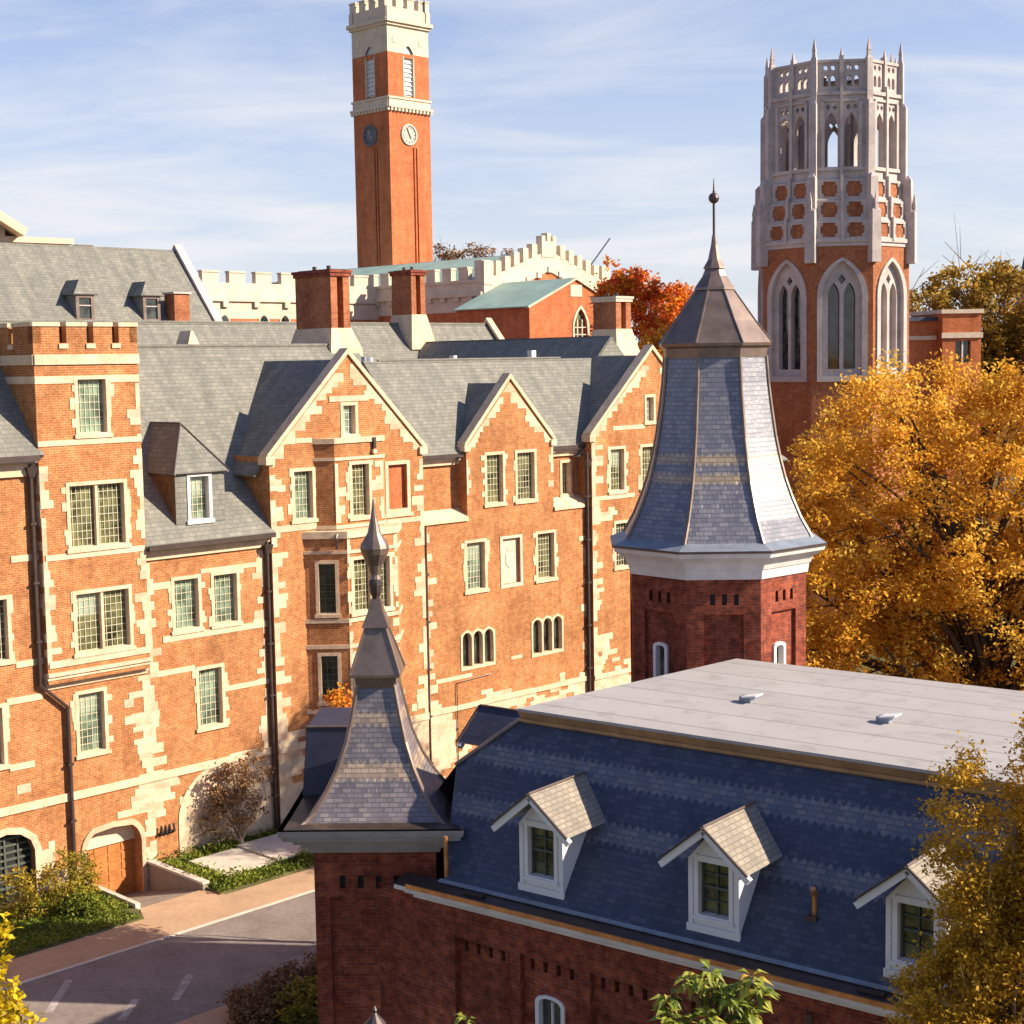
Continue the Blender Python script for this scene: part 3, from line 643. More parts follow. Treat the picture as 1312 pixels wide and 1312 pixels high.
kE = keeper(hE + [rect(19.7, 21.2, 7.9, 10.3)]); st.use('stone')
coping(st, fE, GX0 - .12, 14.2, GXA, 17.1, -.4, .08); coping(st, fE, GX1 + .12, 14.2, GXA, 17.1, -.4, .08)
for a in (GX0, GX1): fbox(st, fE, a - .17, a + .17, 14.05, 14.32, -.4, .1)
gable_stones(st, fE, GX0, 14.2, GXA, 16.9, 31); gable_stones(st, fE, GX1, 14.2, GXA, 16.9, 32); 
prism(st, fE, [(GXA - .42, 16.5), (GXA + .42, 16.5), (GXA, 16.95)], 0, .014)
quoin(st, fE, GX0, 1, 12.2, 14.1, seed=33, wmin=.1, wmax=.4); quoin(st, fE, GX1, -1, 12.2, 14.1, seed=34, wmin=.1, wmax=.4)
for x0, x1 in ((EX0 + .05, GX0), (GX1, EX1 - .05)):
    st.hexa([V((x0, -.09, 11.1)), V((x1, -.09, 11.1)), V((x1, .55, 11.1)), V((x0, .55, 11.1))], [V((x0, -.09, 11.24)), V((x1, -.09, 11.24)), V((x1, .55, 11.62)), V((x0, .55, 11.62))])
    st.box(x0, x1, .40, .55, 13.5, 13.72); gutter(('cornice', x0, x1, .3, .55, 13.72, 13.88), ('metal', x0, x1, .08, .3, 13.82, 13.98))
quoin(st, fE, EX0 + .35, 1, 3.0, 11, seed=35, wmin=.02, wmax=.6, keep=kE); quoin(st, fE, EX1 - .1, -1, 3.2, 11, seed=36, wmin=.02, wmax=.9, keep=kE)
stonework(st, fE, EX0 + .3, EX1, -.3, 7, kE, lambda a, z: max(-.62, min(.62, (3.9 - z) * .6)) + (.2 if a < 16.2 else 0), seed=37)
band(st, fE, EX0, EX1, 3.0, 3.22, .07); fbox(st, fE, 15.8, 17.9, 4.32, 4.5, 0, .02); fbox(st, fE, 20.3, 21.0, 4.7, 4.85, 0, .02)
sE = (17.93 - 13.95) / 3.4; rf.use('slateg')
rf.slab([(15.2, .1, 13.95), (29.8, .1, 13.95), (29.8, 3.5, 17.93), (15.2, 3.5, 17.93)], .12); rf.slab([(29.8, 7, 13.9), (15.2, 7, 13.9), (15.2, 3.5, 17.93), (29.8, 3.5, 17.93)], .12)
rf.use('slateg').tube([(16, 3.5, 17.96), (27.5, 3.5, 17.96)], .06, 6); rf.use('slateg')
zG = lambda x: 16.9 - abs(x - GXA) * 1.06
rf.slab([(17.5, .15, zG(17.5)), (GXA, .15, 16.9), (GXA, 2.75, 16.9), (17.5, 2.75, zG(17.5))], .1); rf.slab([(GXA, .15, 16.9), (23.5, .15, zG(23.5)), (23.5, 2.75, zG(23.5)), (GXA, 2.75, 16.9)], .1)
# --- gable F
fF = Fr((0, dY, 0)); FX0, FX1, FXA = 25.5, 34.2, 29.85
hF = [window(H, fF, 26.68, 27.9, 11.6, 13.8, 1, 'glassm'), window(H, fF, 28.95, 30.2, 11.6, 13.8, 1, 'glassm'), window(H, fF, 31.3, 32.6, 11.6, 13.8, 1, 'glassd'), window(H, fF, 29.3, 30.1, 14.75, 16.15, 1, 'glassp', ears=False, latm='cornice'), window(H, fF, 27.0, 28.2, 8.0, 10.3, 1, 'glassd'), window(H, fF, 31.0, 32.3, 8.0, 10.3, 1, 'glassd')]
wall(wl.use('brick'), fF, [(FX0, -1.2), (FX1, -1.2), (FX1, 14.4), (FXA, 18.35), (FX0, 14.4)], hF, .25)
wall(wl, Fr((FX0, 0, 0), 'l'), rect(-3, .25, -1.2, 14.4)); wall(wl, Fr((FX1, 0, 0), 'r'), rect(-.25, 3, -1.2, 14.4)); kF = keeper(hF); st.use('stone')
coping(st, fF, FX0 - .12, 14.28, FXA, 18.3, -.42, .09); coping(st, fF, FX1 + .12, 14.28, FXA, 18.3, -.42, .09)
for a in (FX0, FX1): fbox(st, fF, a - .2, a + .2, 14.1, 14.42, -.42, .11)
gable_stones(st, fF, FX0, 14.3, FXA, 18.1, 41); gable_stones(st, fF, FX1, 14.3, FXA, 18.1, 42); quoin(st, fF, FX0, 1, 3.2, 14.1, seed=43, wmin=.25, wmax=.8, keep=kF)
stonework(st, fF, FX0, FX1, -.3, 14.2, kF, lambda a, z: max(-.12, min(.6, (4.2 - z) * .5)) + (.3 if a < 27.2 and z < 11 else 0), seed=44); band(st, fF, FX0, FX1, 3.0, 3.22, .07)
fbox(st, fF, 27.0, 29.3, 14.55, 14.75, 0, .02); fbox(st, fF, FX0, 28.5, 11.35, 11.55, 0, .02)
zF = lambda x: 18.02 - abs(x - FXA) * .96; rf.use('slateg')
rf.slab([(25.1, .17, zF(25.1)), (FXA, .17, 18.02), (FXA, 9, 18.02), (25.1, 9, zF(25.1))], .12); rf.slab([(FXA, .17, 18.02), (34.5, .17, zF(34.5)), (34.5, 9, zF(34.5)), (FXA, 9, 18.02)], .12)
# --- wing beyond gable F, cross range and rear range
f2 = Fr((0, .3, 0)); wall(wl, f2, rect(34.2, 41, -1.2, 12.4)); wall(wl, Fr((41, 0, 0), 'r'), rect(.3, 8, -1.2, 12.4))
rf.slab([(34, -.1, 12.4), (41.3, -.1, 12.4), (38, 4.2, 16.3), (34, 4.2, 16.3)], .12); rf.slab([(41.3, 8.4, 12.4), (34, 8.4, 12.4), (34, 4.2, 16.3), (38, 4.2, 16.3)], .12); rf.slab([(41.3, -.1, 12.4), (41.3, 8.4, 12.4), (38, 4.2, 16.3)], .12)
zX = lambda x: 19.05 - abs(x - 32.5) * 1.0
rf.slab([(26.5, 4.6, zX(26.5)), (32.5, 4.6, 19.05), (32.5, 20, 19.05), (26.5, 20, zX(26.5))], .12); rf.slab([(32.5, 4.6, 19.05), (38.5, 4.6, zX(38.5)), (38.5, 20, zX(38.5)), (32.5, 20, 19.05)], .12)
rf.face([(26.5, 4.6, 13), (38.5, 4.6, 13), (32.5, 4.6, 19)])
rf.slab([(2, 14, 13), (39, 14, 13), (39, 20, 20.08), (2, 20, 20.08)], .12); rf.slab([(39, 26, 13), (2, 26, 13), (2, 20, 20.08), (39, 20, 20.08)], .12)
rf.use('slateg').tube([(2, 20, 20.12), (39, 20, 20.12)], .06, 6)
fRr = Fr((39, 0, 0), 'r'); wall(wl, fRr, [(14, -1), (26, -1), (26, 13.2), (20, 20.2), (14, 13.2)]); wall(wl, Fr((0, 26, 0), 'b'), rect(-39, -2, -1, 13.2)); wall(wl, Fr((0, 14, 0)), rect(2, 26, -1, 13))
coping(st, fRr, 13.9, 13.2, 20, 20.25, -.35, .1); coping(st, fRr, 26.1, 13.2, 20, 20.25, -.35, .1)
sub('wall', wl); sub('stonework', st); sub('slate_roof', rf)
# downpipes
pipe(H, [(-2.32, -.13, 14.7), (-2.32, -.13, 7.2), (-1.35, -.13, 6.3), (-1.35, -.13, .1)], .075, (-2.32, -.13, 14.6))
pipe(H, [(7.22, -.13, 11.3), (7.22, -.13, 3.4), (7.22, -.17, .0)], .075, (7.22, -.13, 11.1))
pipe(H, [(15.27, -.12, 11.05), (15.27, -.12, .0)], .075)
pipe(H, [(25.3, -.13, 13.6), (25.3, -.13, .0)], .085, (25.3, -.15, 13.3)); pipe(H, [(19.0, -.06, 4.3), (16.95, -.06, 4.2), (16.95, -.06, 0)], .02)
def chimney(x0, x1, y0, y1, z0, z1, bz, stem=True, split=True, capm='brickd'):
    c = MB().use('brickt'); g = (x1 - x0) * .16; m = (x0 + x1) / 2
    if split: c.box(x0, m - g, y0, y1, z0, z1); c.box(m + g, x1, y0, y1, z0, z1); c.box(m - g, m + g, y0 + .35, y1 - .35, z0, z1 - .1)
    else: c.box(x0, x1, y0, y1, z0, z1)
    c.use(capm).box(x0 - .07, x1 + .07, y0 - .07, y1 + .07, z1 - .28, z1 - .12); c.box(x0 - .12, x1 + .12, y0 - .12, y1 + .12, z1 - .12, z1)
    c.use('black').box(x0 + .1, x1 - .1, y0 + .1, y1 - .1, z1, z1 + .04); c.use('metal')
    for k in range(2): c.tube([(m, y0 + (y1 - y0) * (.3 + .4 * k), z1), (m, y0 + (y1 - y0) * (.3 + .4 * k), z1 + .22)], .1, 8)
    co = c.build('chimney', H); b = MB().use('stone' if stem else 'brickt')
    o = .28; b.box(x0 - o, x1 + o + .1, y0 - o, y1 + o, bz, bz + .02)
    b.hexa([V((x0 - o, y0 - o, bz)), V((x1 + o + .15, y0 - o, bz)), V((x1 + o + .15, y1 + o, bz)), V((x0 - o, y1 + o, bz))], [V((x0 - o, y0 - o, bz + .55)), V((x1 + o + .15, y0 - o, bz + .55)), V((x1 + o + .15, y1 + o, bz + .55)), V((x0 - o, y1 + o, bz + .55))])
    b.hexa([V((x0 - o, y0 - o, bz + .55)), V((x1 + o + .15, y0 - o, bz + .55)), V((x1 + o + .15, y1 + o, bz + .55)), V((x0 - o, y1 + o, bz + .55))], [V((x0 - .03, y0 - .03, z0)), V((x1 + .03, y0 - .03, z0)), V((x1 + .03, y1 + .03, z0)), V((x0 - .03, y1 + .03, z0))])
    b.build('chimney_base', co)
chimney(15.3, 16.35, 5.7, 8.2, 19.42, 21.95, 17.95)
chimney(31.7, 32.75, 18.9, 20.6, 20.6, 23.1, 18.6)
chimney(34.75, 35.95, 6.2, 7.8, 19.45, 21.15, 17.6, capm='stonew')
for q in ((27.2, 27.5, 5.1, 5.4, 16.8, 18.35), (21.9, 22.1, 5, 5.3, 16, 18.15)): mb = MB().use('white'); mb.box(*q); sub('roof_vent', mb)
for (x, y, z0, z1) in ((15.9, 4.3, 17.3, 18.15),):
    mb = MB().use('lead'); mb.tube([(x, y, z0), (x, y, z1)], .12, 8); mb.use('white').tube([(x + .35, y, z0), (x + .35, y, z1 - .05)], .13, 8); sub('vent_pipe', mb)
# ------------------------------------------------------------------ mansard house in the foreground
MO = V((2.308, 28.093, 0)); MA = rad(-37.36); MMi = (Matrix.Translation(MO) @ Matrix.Rotation(MA, 4, 'Z')).inverted()
K = thing('mansard_house', 'dark red brick house with blue slate mansard roof and two pointed corner turrets', 'building', MO, MA)
X0, X1, YB = -8.3, 13.5, 13.3
fK = Fr((0, .35, 0)); bk_ = MB().use('brickd'); holes = []
pan = [(-4.87 + 1.7 * k, -3.42 + 1.7 * k) for k in range(10)]
for k, (a, b) in enumerate(pan):
    holes.append(rect(a, b, .6, 6.0))
wall(bk_, fK, rect(X0, X1, -.3, 6.75), holes, .13)
wins = []
for k, (a, b) in enumerate(pan):
    hh = []
    if k % 2 == 1:
        c = a + .65
        for z0, zs in ((3.2, 5.08), (.9, 2.4)):
            q = arch(c - .36, c + .36, z0, zs, .16, 5, False); hh.append(q); wins.append(q)
    dents = [rect(a + .16 + j * .32, a + .27 + j * .32, 5.68, 5.9) for j in range(4)]
    wall(bk_, fK, rect(a, b, .6, 6.0), hh + dents, .12, -.13)
    for q in dents: bk_.use('black'); bk_.face([fK.P(x, z, -.25) for x, z in q]); bk_.use('brickd')
for q in wins:
    c = (q[0][0] + q[1][0]) / 2; z0 = q[0][1]; zs = q[2][1]
    m = MB().use('white'); inn = arch(c - .27, c + .27, z0 + .1, zs - .03, .12, 5, False)
    prism(m, fK, q, -.3, -.09, [inn]); fbox(m, fK, c - .27, c + .27, (z0 + zs) / 2 - .03, (z0 + zs) / 2 + .03, -.26, -.15); fbox(m, fK, c - .015, c + .015, z0 + .1, zs, -.25, -.17); fbox(m, fK, c - .42, c + .42, z0 - .08, z0, -.3, -.02)
    wo = m.build('window', K); m = MB().use('glassd'); m.face([fK.P(x, z, -.24) for x, z in inn]); m.build('pane', wo)
wall(bk_, Fr((X0, 0, 0), 'l'), rect(-YB, -.35, -.3, 6.75)); wall(bk_, Fr((X1, 0, 0), 'r'), rect(.35, YB, -.3, 6.75)); wall(bk_, Fr((0, YB, 0), 'b'), rect(-X1, -X0, -.3, 6.75))
bk_.build('wall', K)
co = MB()
def ring_box(mb, x0, x1, y0, y1, z0, z1, o):
    mb.box(-6.15 + .4 - o, x1 + o, y0 - o, y0, z0, z1); mb.box(x0 - o, x1 + o, y1, y1 + o, z0, z1); mb.box(x0 - o, x0, y0 + 2.9, y1, z0, z1); mb.box(x1, x1 + o, y0, y1, z0, z1)
co.use('cornice')
for z0, z1, o in ((6.67, 6.78, .12), (6.78, 6.88, .25), (6.88, 6.97, .40)): ring_box(co, X0, X1, .35, YB, z0, z1, o)
co.build('cornice', K)
gu = MB().use('gutter'); ring_box(gu, X0 - .40, X1 + .40, -.05, YB + .40, 6.96, 7.05, .045); gu.build('gutter', K)
ap_ = MB().use('metal'); ap_.slab([(-6.15, -.05, 6.99), (X1 + .4, -.05, 6.99), (X1 + .4, .36, 7.12), (-6.15, .36, 7.12)], .03); ap_.slab([(X0 - .4, YB + .4, 6.99), (X0 - .4, 3.2, 6.99), (X0, 3.2, 7.12), (X0, YB, 7.12)], .03)
ap_.use('lead').beam((-5.2, .30, 7.13), (X1, .30, 7.13), (0, 1, .4), (0, -.4, 1), .1, .02)
for k in range(3): ap_.use('metal').box(-4.4 + k * 8.6, -3.9 + k * 8.6, .1, .2, 7.06, 7.12)
ap_.build('gutter_apron', K)
ZB, ZT, YT = 7.12, 10.14, 2.606; XL0, XLT = X0 - .05, -4.75; XR0, XRT = X1 + .05, X1 - 2.2; YBT = YB - 2.27
ms = MB().use('slateb')
sl = math.hypot(YT - .33, ZT - ZB); XC = -5.95; tc0 = (XC - XL0) / (XLT - XL0); CY, CZ_ = .33 + (YT - .33) * tc0, ZB + (ZT - ZB) * tc0; ZTB = ZT - .3
ms.face([(XC + .85, .33, ZB), (XR0, .33, ZB), (XRT, YT, ZT), (XLT, YT, ZT), (XC, CY, CZ_)], [(XC + .85, 0), (XR0, 0), (XRT, sl), (XLT, sl), (XC, sl * tc0)])   # slate courses are measured from the eaves up
for q in ([(XL0, YB, ZB), (XL0, 3.1, ZB), (XLT, YBT, ZTB)], [(XL0, 3.1, ZB), (XC, CY, CZ_), (XLT, YT, ZT), (XLT, YBT, ZTB)]): ms.face(q, [(-y, math.hypot(x - XL0, z - ZB)) for x, y, z in q])
for q in ([(XR0, .33, ZB), (XR0, YB, ZB), (XRT, YBT, ZTB), (XRT, YT, ZT)], [(XR0, YB, ZB), (XL0, YB, ZB), (XLT, YBT, ZTB), (XRT, YBT, ZTB)]): ms.face(q)
ms.use('copper').tube([(XC, CY - .02, CZ_), (XLT, YT - .02, ZT)], .055, 6); ms.tube([(XL0, YB, ZB), (XLT, YBT, ZTB)], .055, 6); ms.tube([(XR0, .33, ZB), (XRT, YT, ZT)], .055, 6)
ms.build('mansard_roof', K)
fr_ = MB(); RX0, RX1, RY0, RY1 = XLT, XRT + .16, YT - .12, YBT + .12
ft = lambda y: 10.40 - (y - RY0) * .032
c4 = lambda o, zf, zb: [V((RX0 + o, RY0 + o, zf)), V((RX1 - o, RY0 + o, zf)), V((RX1 - o, RY1 - o, zb)), V((RX0 + .5 + o, RY1 - o, zb))]
fr_.use('gold').hexa(c4(.08, 10.08, ft(RY1) - .32), c4(0, 10.34, ft(RY1) - .06)); fr_.use('membrane').hexa(c4(0, 10.34, ft(RY1) - .06), c4(0, 10.40, ft(RY1)))
fr_.use('gold').box(RX0 + .02, RX1 - .02, RY0 + .02, RY0 + .1, 10.12, 10.18)
fr_.build('flat_roof', K)
for (x, y) in ((-1.2, 6.15), (2.1, 5.95), (6.0, 6.1)):
    m = MB().use('lead'); z = ft(y); m.box(x - .14, x + .14, y - .11, y + .11, z, z + .13); m.use('white').slab([(x - .05, y - .17, z + .14), (x + .30, y - .17, z + .20), (x + .30, y + .17, z + .20), (x - .05, y + .17, z + .14)], .03)
    m.build('roof_vent', K)
m = MB().use('gutter'); m.tube([(3.0, .95, 7.85), (3.0, .95, 8.32)], .045, 7); m.tube([(3.0, .95, 8.27), (3.0, .88, 8.39)], .06, 7); m.use('metal').box(2.9, 3.1, .82, 1.08, 7.8, 7.9); m.build('vent_pipe', K)
def dormer_mesh():
    """one dormer, local: x across, y inward from front wall plane, z from slate"""
    w2, ze, zp, e = .53, 1.44, 2.12, .40
    sl_ = lambda z: (z - 0.0) * (YT - .33) / (ZT - ZB)          # y of the slate at height z above ZB, from .33
    r = {}
    f = Fr((0, 0, 0)); m = MB().use('white'); gl = rect(-.32, .32, .40, 1.40); y0 = .17
    wall(m, f, [(-w2, 0.06), (w2, 0.06), (w2, ze), (0, zp - .08), (-w2, ze)], [gl], .17)
    prism(m, f, rect(-.40, .40, .32, 1.44), 0, .03, [gl]); fbox(m, f, -w2 - .03, w2 + .03, .06, .2, 0, .05); fbox(m, f, -.43, .43, .30, .37, 0, .07)
    for a in (-w2, w2 - .09): fbox(m, f, a, a + .09, .2, ze, 0, .025)
    tri = [(-.36, ze + .08), (.36, ze + .08), (0, zp - .26)]
    prism(m, f, [(-w2 + .02, ze), (w2 - .02, ze), (0, zp - .1)], 0, .04, [tri])
    for sx, k in ((-w2, 'l'), (w2, 'r')):
        ff = Fr((sx, 0, 0), k); q = [(0, .06), (sl_(ze) + y0, .06), (sl_(ze) + y0, ze), (0, ze)]
        q = [(-a, b) for a, b in q] if k == 'l' else q
        if k == 'l': q = q[::-1]
        wall(m, ff, q)
    r['front'] = m
    m = MB().use('slatem'); hw_ = .88; zl = ze + .0; ridge = zp + .05; sl2 = (ridge - zl) / hw_; zo = zl - 0.0
    by = sl_(ridge) + y0 + .15
    for s_ in (-1, 1):
        p = [V((s_ * hw_, -e, zo)), V((0, -e, ridge)), V((0, by, ridge)), V((s_ * hw_, sl_(zo) + y0 + .15, zo))]
        if s_ > 0: p = [p[1], p[0], p[3], p[2]]
        m.use('slatem')
        n = (p[1] - p[0]).cross(p[2] - p[0])
        if n.z < 0: p = p[::-1]
        m.slab(p, .05, 'white')
        m.use('white').beam((s_ * (hw_ + .0), -e + .06, zo - .17), (0, -e + .06, ridge - .17), (0, 1, 0), (s_ * sl2, 0, 1), .11, .12)
        m.use('metal').beam((s_ * (hw_ + .03), -e - .02, zo - .015), (0, -e - .02, ridge - .01), (0, 1, 0), (s_ * sl2, 0, 1), .05, .03)
        m.use('copper').tube([(s_ * hw_, sl_(zo) + y0 + .05, zo + .02), (0, by, ridge + .02)], .04, 5)
    m.use('copper').tube([(0, -e, ridge + .01), (0, by, ridge + .01)], .03, 5)
    r['roof'] = m
    m = MB().use('latticed')
    fbox(m, f, -.32, .32, .88, .93, -.16, -.11); fbox(m, f, -.012, .012, .40, 1.40, -.16, -.12); fbox(m, f, -.32, .32, 1.15, 1.17, -.16, -.12); fbox(m, f, -.32, .32, .64, .66, -.16, -.12)
    for a in (-.32, .285): fbox(m, f, a, a + .035, .40, 1.40, -.17, -.10)
    m.use('glassm'); m.face([f.P(x, z, -.165) for x, z in gl]); r['pane'] = m
    return r
dmr = dormer_mesh(); dobs = {}
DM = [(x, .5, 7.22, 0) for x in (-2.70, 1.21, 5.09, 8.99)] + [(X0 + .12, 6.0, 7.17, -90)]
for i, (x, y, z, a) in enumerate(DM):
    if i == 0:
        d0 = dmr['front'].build('dormer', K); d1 = dmr['roof'].build('roof', d0); d2 = dmr['pane'].build('window', d0); o = d0
    else:
        o = d0.copy(); COL.objects.link(o)
        for c in (d1, d2):
            q = c.copy(); COL.objects.link(q); q.parent = o
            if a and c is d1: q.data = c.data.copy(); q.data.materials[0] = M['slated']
    o.parent = K; o.location = (x, y, z); o.rotation_euler = (0, 0, rad(a))
pipe(K, [(3.28, .2, 6.4), (3.28, .2, .0)], .06, m='metal'); pipe(K, [(-5.1, .42, 7.0), (-5.1, .42, 8.05)], .05, m='gutter')
# front turret: square, set at 45 degrees on the corner
TW = Matrix.Translation(V((-2.80, 31.44, 0))) @ Matrix.Rotation(rad(-2.0), 4, 'Z'); SCL = lambda k: Matrix.Translation((0, 0, CAMZ)) @ Matrix.Scale(k, 4) @ Matrix.Translation((0, 0, -CAMZ)); XT = MMi @ SCL(1.075) @ TW
hwid = 1.215
tb = MB(XT).use('brickd'); fT = Fr((0, -hwid, 0)); q2 = math.sqrt(2)
dents = [rect(-.72 + j * .36, -.6 + j * .36, 7.42, 7.68) for j in range(5)]
pnl = rect(-.92, .95, .5, 7.25)
for ang in range(4):
    f = Fr(Matrix.Rotation(ang * math.pi / 2, 3, 'Z') @ V((0, -hwid, 0)), ang * math.pi / 2)
    wall(tb.use('brickd'), f, rect(-hwid, hwid, -.3, 8.3), dents + [pnl], .11); wall(tb, f, pnl, [], 0, -.11)
    tb.use('black')
    for q in dents: tb.face([f.P(x, z, -.11) for x, z in q])
tu = tb.build('turret', K)
tc_ = MB(XT).use('cornice')
for z0, z1, h in ((8.18, 8.3, 1.30), (8.3, 8.42, 1.42), (8.42, 8.54, 1.56), (8.54, 8.64, 1.74)): tc_.loft([(z0, h * q2), (z1, (h + .03) * q2)], 4, rot=math.pi / 4)
tc_.loft([(8.64, 1.80 * q2), (8.77, 1.83 * q2)], 4, rot=math.pi / 4, cap=False); tc_.use('gold').loft([(8.62, 1.72 * q2), (8.77, 1.72 * q2)], 4, rot=math.pi / 4, cap=False)
for k in range(4):
    a0, a1 = math.pi / 4 + k * math.pi / 2, math.pi / 4 + (k + 1) * math.pi / 2
    tc_.face([V((math.cos(t) * r * q2, math.sin(t) * r * q2, 8.77)) for t, r in ((a0, 1.83), (a1, 1.83), (a1, 1.72), (a0, 1.72))]); tc_.use('copper').loft([(8.765, 1.73 * q2), (8.80, 1.36 * q2)], 4, rot=math.pi / 4, cap=False); tc_.build('cornice', tu)
tr = MB(XT).use('slatet'); prof = [(8.70, 1.50), (8.80, 1.36), (8.95, 1.20), (9.3, .98), (9.7, .78), (10.22, .60), (10.8, .475), (11.36, .37)]
tr.loft([(z, h * q2) for z, h in prof], 4, rot=math.pi / 4)
tr.use('copper')
for k in range(4):
    a = math.pi / 4 + k * math.pi / 2; tr.tube([(math.cos(a) * h * q2, math.sin(a) * h * q2, z) for z, h in prof], .05, 6)
tr.loft([(11.3, .40 * q2), (11.5, .42 * q2), (11.52, .5 * q2), (11.58, .5 * q2), (12.5, .2 * q2)], 4, rot=math.pi / 4)
for k in range(4):
    a = math.pi / 4 + k * math.pi / 2; tr.tube([(math.cos(a) * h * q2, math.sin(a) * h * q2, z) for z, h in ((11.58, .5), (12.5, .2))], .03, 5)
tr.build('spire', tu)
tf = MB(XT).use('copper'); tf.loft([(12.5, .27 * q2), (12.54, .26 * q2), (12.8, .16 * q2), (13.06, .10 * q2)], 4, rot=math.pi / 4)
tf.use('metal').loft([(13.06, .07), (13.2, .12), (13.34, .14), (13.42, .14), (13.46, .09)], 10); tf.use('copper').loft([(13.46, .12), (13.55, .10), (13.75, .15), (13.98, .27), (14.1, .30), (14.18, .28), (14.4, .14), (14.7, .07), (15.1, .015)], 12); tf.build('finial', tu)
# slated roof behind the front turret
tq = MB(XT).use('slatedk'); tq.hexa([V((-1.75, .7, 8.70)), V((.2, .7, 8.70)), V((.2, 3.0, 8.70)), V((-1.75, 3.0, 8.70))], [V((-1.68, 1.05, 10.15)), V((.2, 1.05, 10.15)), V((.2, 3.0, 10.15)), V((-1.68, 3.0, 10.15))]); tq.use('copper').tube([(-1.68, 1.05, 10.17), (.2, 1.05, 10.17)], .04, 5); tq.use('brickd').box(-1.6, .2, 1.0, 3.0, -.3, 8.7); tq.build('porch_roof', tu)
# octagonal turret on the far corner
OC = V((5.38, 41.1, 0)); XO = MMi @ SCL(1.05) @ (Matrix.Translation(OC) @ Matrix.Rotation(rad(-2.5), 4, 'Z')); zs_ = lambda z: 17.8 + (z - 17.8) * 1.068
RB = 2.43; ap8 = RB * math.cos(math.pi / 8); hs8 = RB * math.sin(math.pi / 8); r8 = math.pi / 8
ob = MB(XO).use('brickd'); zt = zs_(12.95); wo_l = []
for k in range(8):
    a = k * math.pi / 4; f = Fr(Matrix.Rotation(a, 3, 'Z') @ V((0, -ap8, 0)), a)
    dents = [rect(-.34 + j * .3, -.22 + j * .3, zt - 1.0, zt - .72) for j in range(3)]
    pn_ = rect(-.5, .5, 1.0, zt - 1.25)
    ob.use('brickd'); wall(ob, f, rect(-hs8, hs8, -.3, zt), dents + [pn_], .09); hq = []
    if k in (1, 7): 
        q = arch(-.24 - .12 * (k == 1), .24 - .12 * (k == 1), zt - 3.6, zt - 2.15, .1, 5, False); hq = [q]
        inn = arch(q[0][0] + .09, q[1][0] - .09, zt - 3.5, zt - 2.2, .07, 5, False); m = MB(XO).use('white'); prism(m, f, q, -.28, -.02, [inn]); m.use('glassm'); m.face([f.P(x, z, -.2) for x, z in inn]); wo_l.append(m)
    wall(ob, f, pn_, hq, .2, -.09); ob.use('black')
    for q in dents: ob.face([f.P(x, z, -.09) for x, z in q])
ot = ob.build('octagonal_turret', K)
for m in wo_l: m.build('window', ot)
oc = MB(XO).use('cornice'); 
for z0, z1, r0, r1 in ((-.35, -.1, RB + .05, RB + .09), (-.1, .12, RB + .12, RB + .22), (.12, .24, RB + .3, RB + .42), (.24, .36, RB + .48, RB + .52)): oc.loft([(zt + z0, r0), (zt + z1, r1)], 8, rot=r8)
oc.use('metal').loft([(zt + .36, RB + .56), (zt + .42, RB + .56)], 8, rot=r8); oc.use('lead').loft([(zt + .42, RB + .54), (zt + .58, RB + .12)], 8, rot=r8); oc.build('cornice', ot)
osl = MB(XO).use('slateo'); op = [(zt + .55, 2.58), (zs_(13.95), 2.28), (zs_(14.45), 2.05), (zs_(14.9), 1.88), (zs_(15.4), 1.74), (zs_(15.9), 1.63), (zs_(16.6), 1.52), (zs_(17.2), 1.44), (zs_(17.85), 1.385)]
osl.loft(op, 8, rot=r8); osl.use('copper')
for k in range(8):
    a = r8 + k * math.pi / 4; osl.tube([(math.cos(a) * r, math.sin(a) * r, z) for z, r in op], .05, 6)
cp = [(zs_(17.82), 1.40), (zs_(18.05), 1.42), (zs_(18.1), 1.52), (zs_(18.17), 1.54), (zs_(18.7), 1.10), (zs_(19.5), .49)]
osl.loft(cp, 8, rot=r8)
for k in range(8):
    a = r8 + k * math.pi / 4; osl.tube([(math.cos(a) * r, math.sin(a) * r, z) for z, r in cp[3:]], .03, 5)
osl.build('spire', ot)
of = MB(XO).use('copper'); of.loft([(zs_(19.46), .56), (zs_(19.52), .55), (zs_(19.8), .33), (zs_(19.98), .25)], 8, rot=r8); of.loft([(zs_(19.98), .30), (zs_(20.02), .29), (zs_(20.2), .17), (zs_(20.55), .085), (zs_(20.8), .05)], 8, rot=r8)
of.use('metal').tube([(0, 0, zs_(20.7)), (0, 0, zs_(21.85))], .035, 6); of.loft([(zs_(21.68) + .14 * math.sin(t), max(.01, .14 * math.cos(t))) for t in [(-90 + 18 * k) * math.pi / 180 for k in range(11)]], 10); of.tube([(0, 0, zs_(21.8)), (0, 0, zs_(22.15))], [.03, .008], 6); of.build('finial', ot)

# ------------------------------------------------------------------ rear hall with two small dormers
def gthing(name, label, cat, u, b, group=None): return thing(name, label, cat, hw(u, b), HA, group)
Q = gthing('slate_roof_hall', 'grey slate roofed hall with two small dormers behind the brick tower', 'building', 0, 36)
m = MB().use('slateg'); ps = (24.8 - 20.76) / 3.54
m.slab([(-6, -12, 24.75 - 8 * ps - 4), (20.9, -12, 24.75 - 8 * ps - 4), (20.9, -4.4, 24.75), (-6, -4.4, 24.75)], .15) if 0 else m.slab([(-8, -10.4, 24.75 - 6.2 * ps), (24.7, -10.4, 24.75 - 6.2 * ps), (24.7, -4.2, 24.75), (-8, -4.2, 24.75)], .15)
m.slab([(24.7, 2, 24.75 - 6.2 * ps), (-8, 2, 24.75 - 6.2 * ps), (-8, -4.2, 24.75), (24.7, -4.2, 24.75)], .15)
m.build('slate_roof', Q)
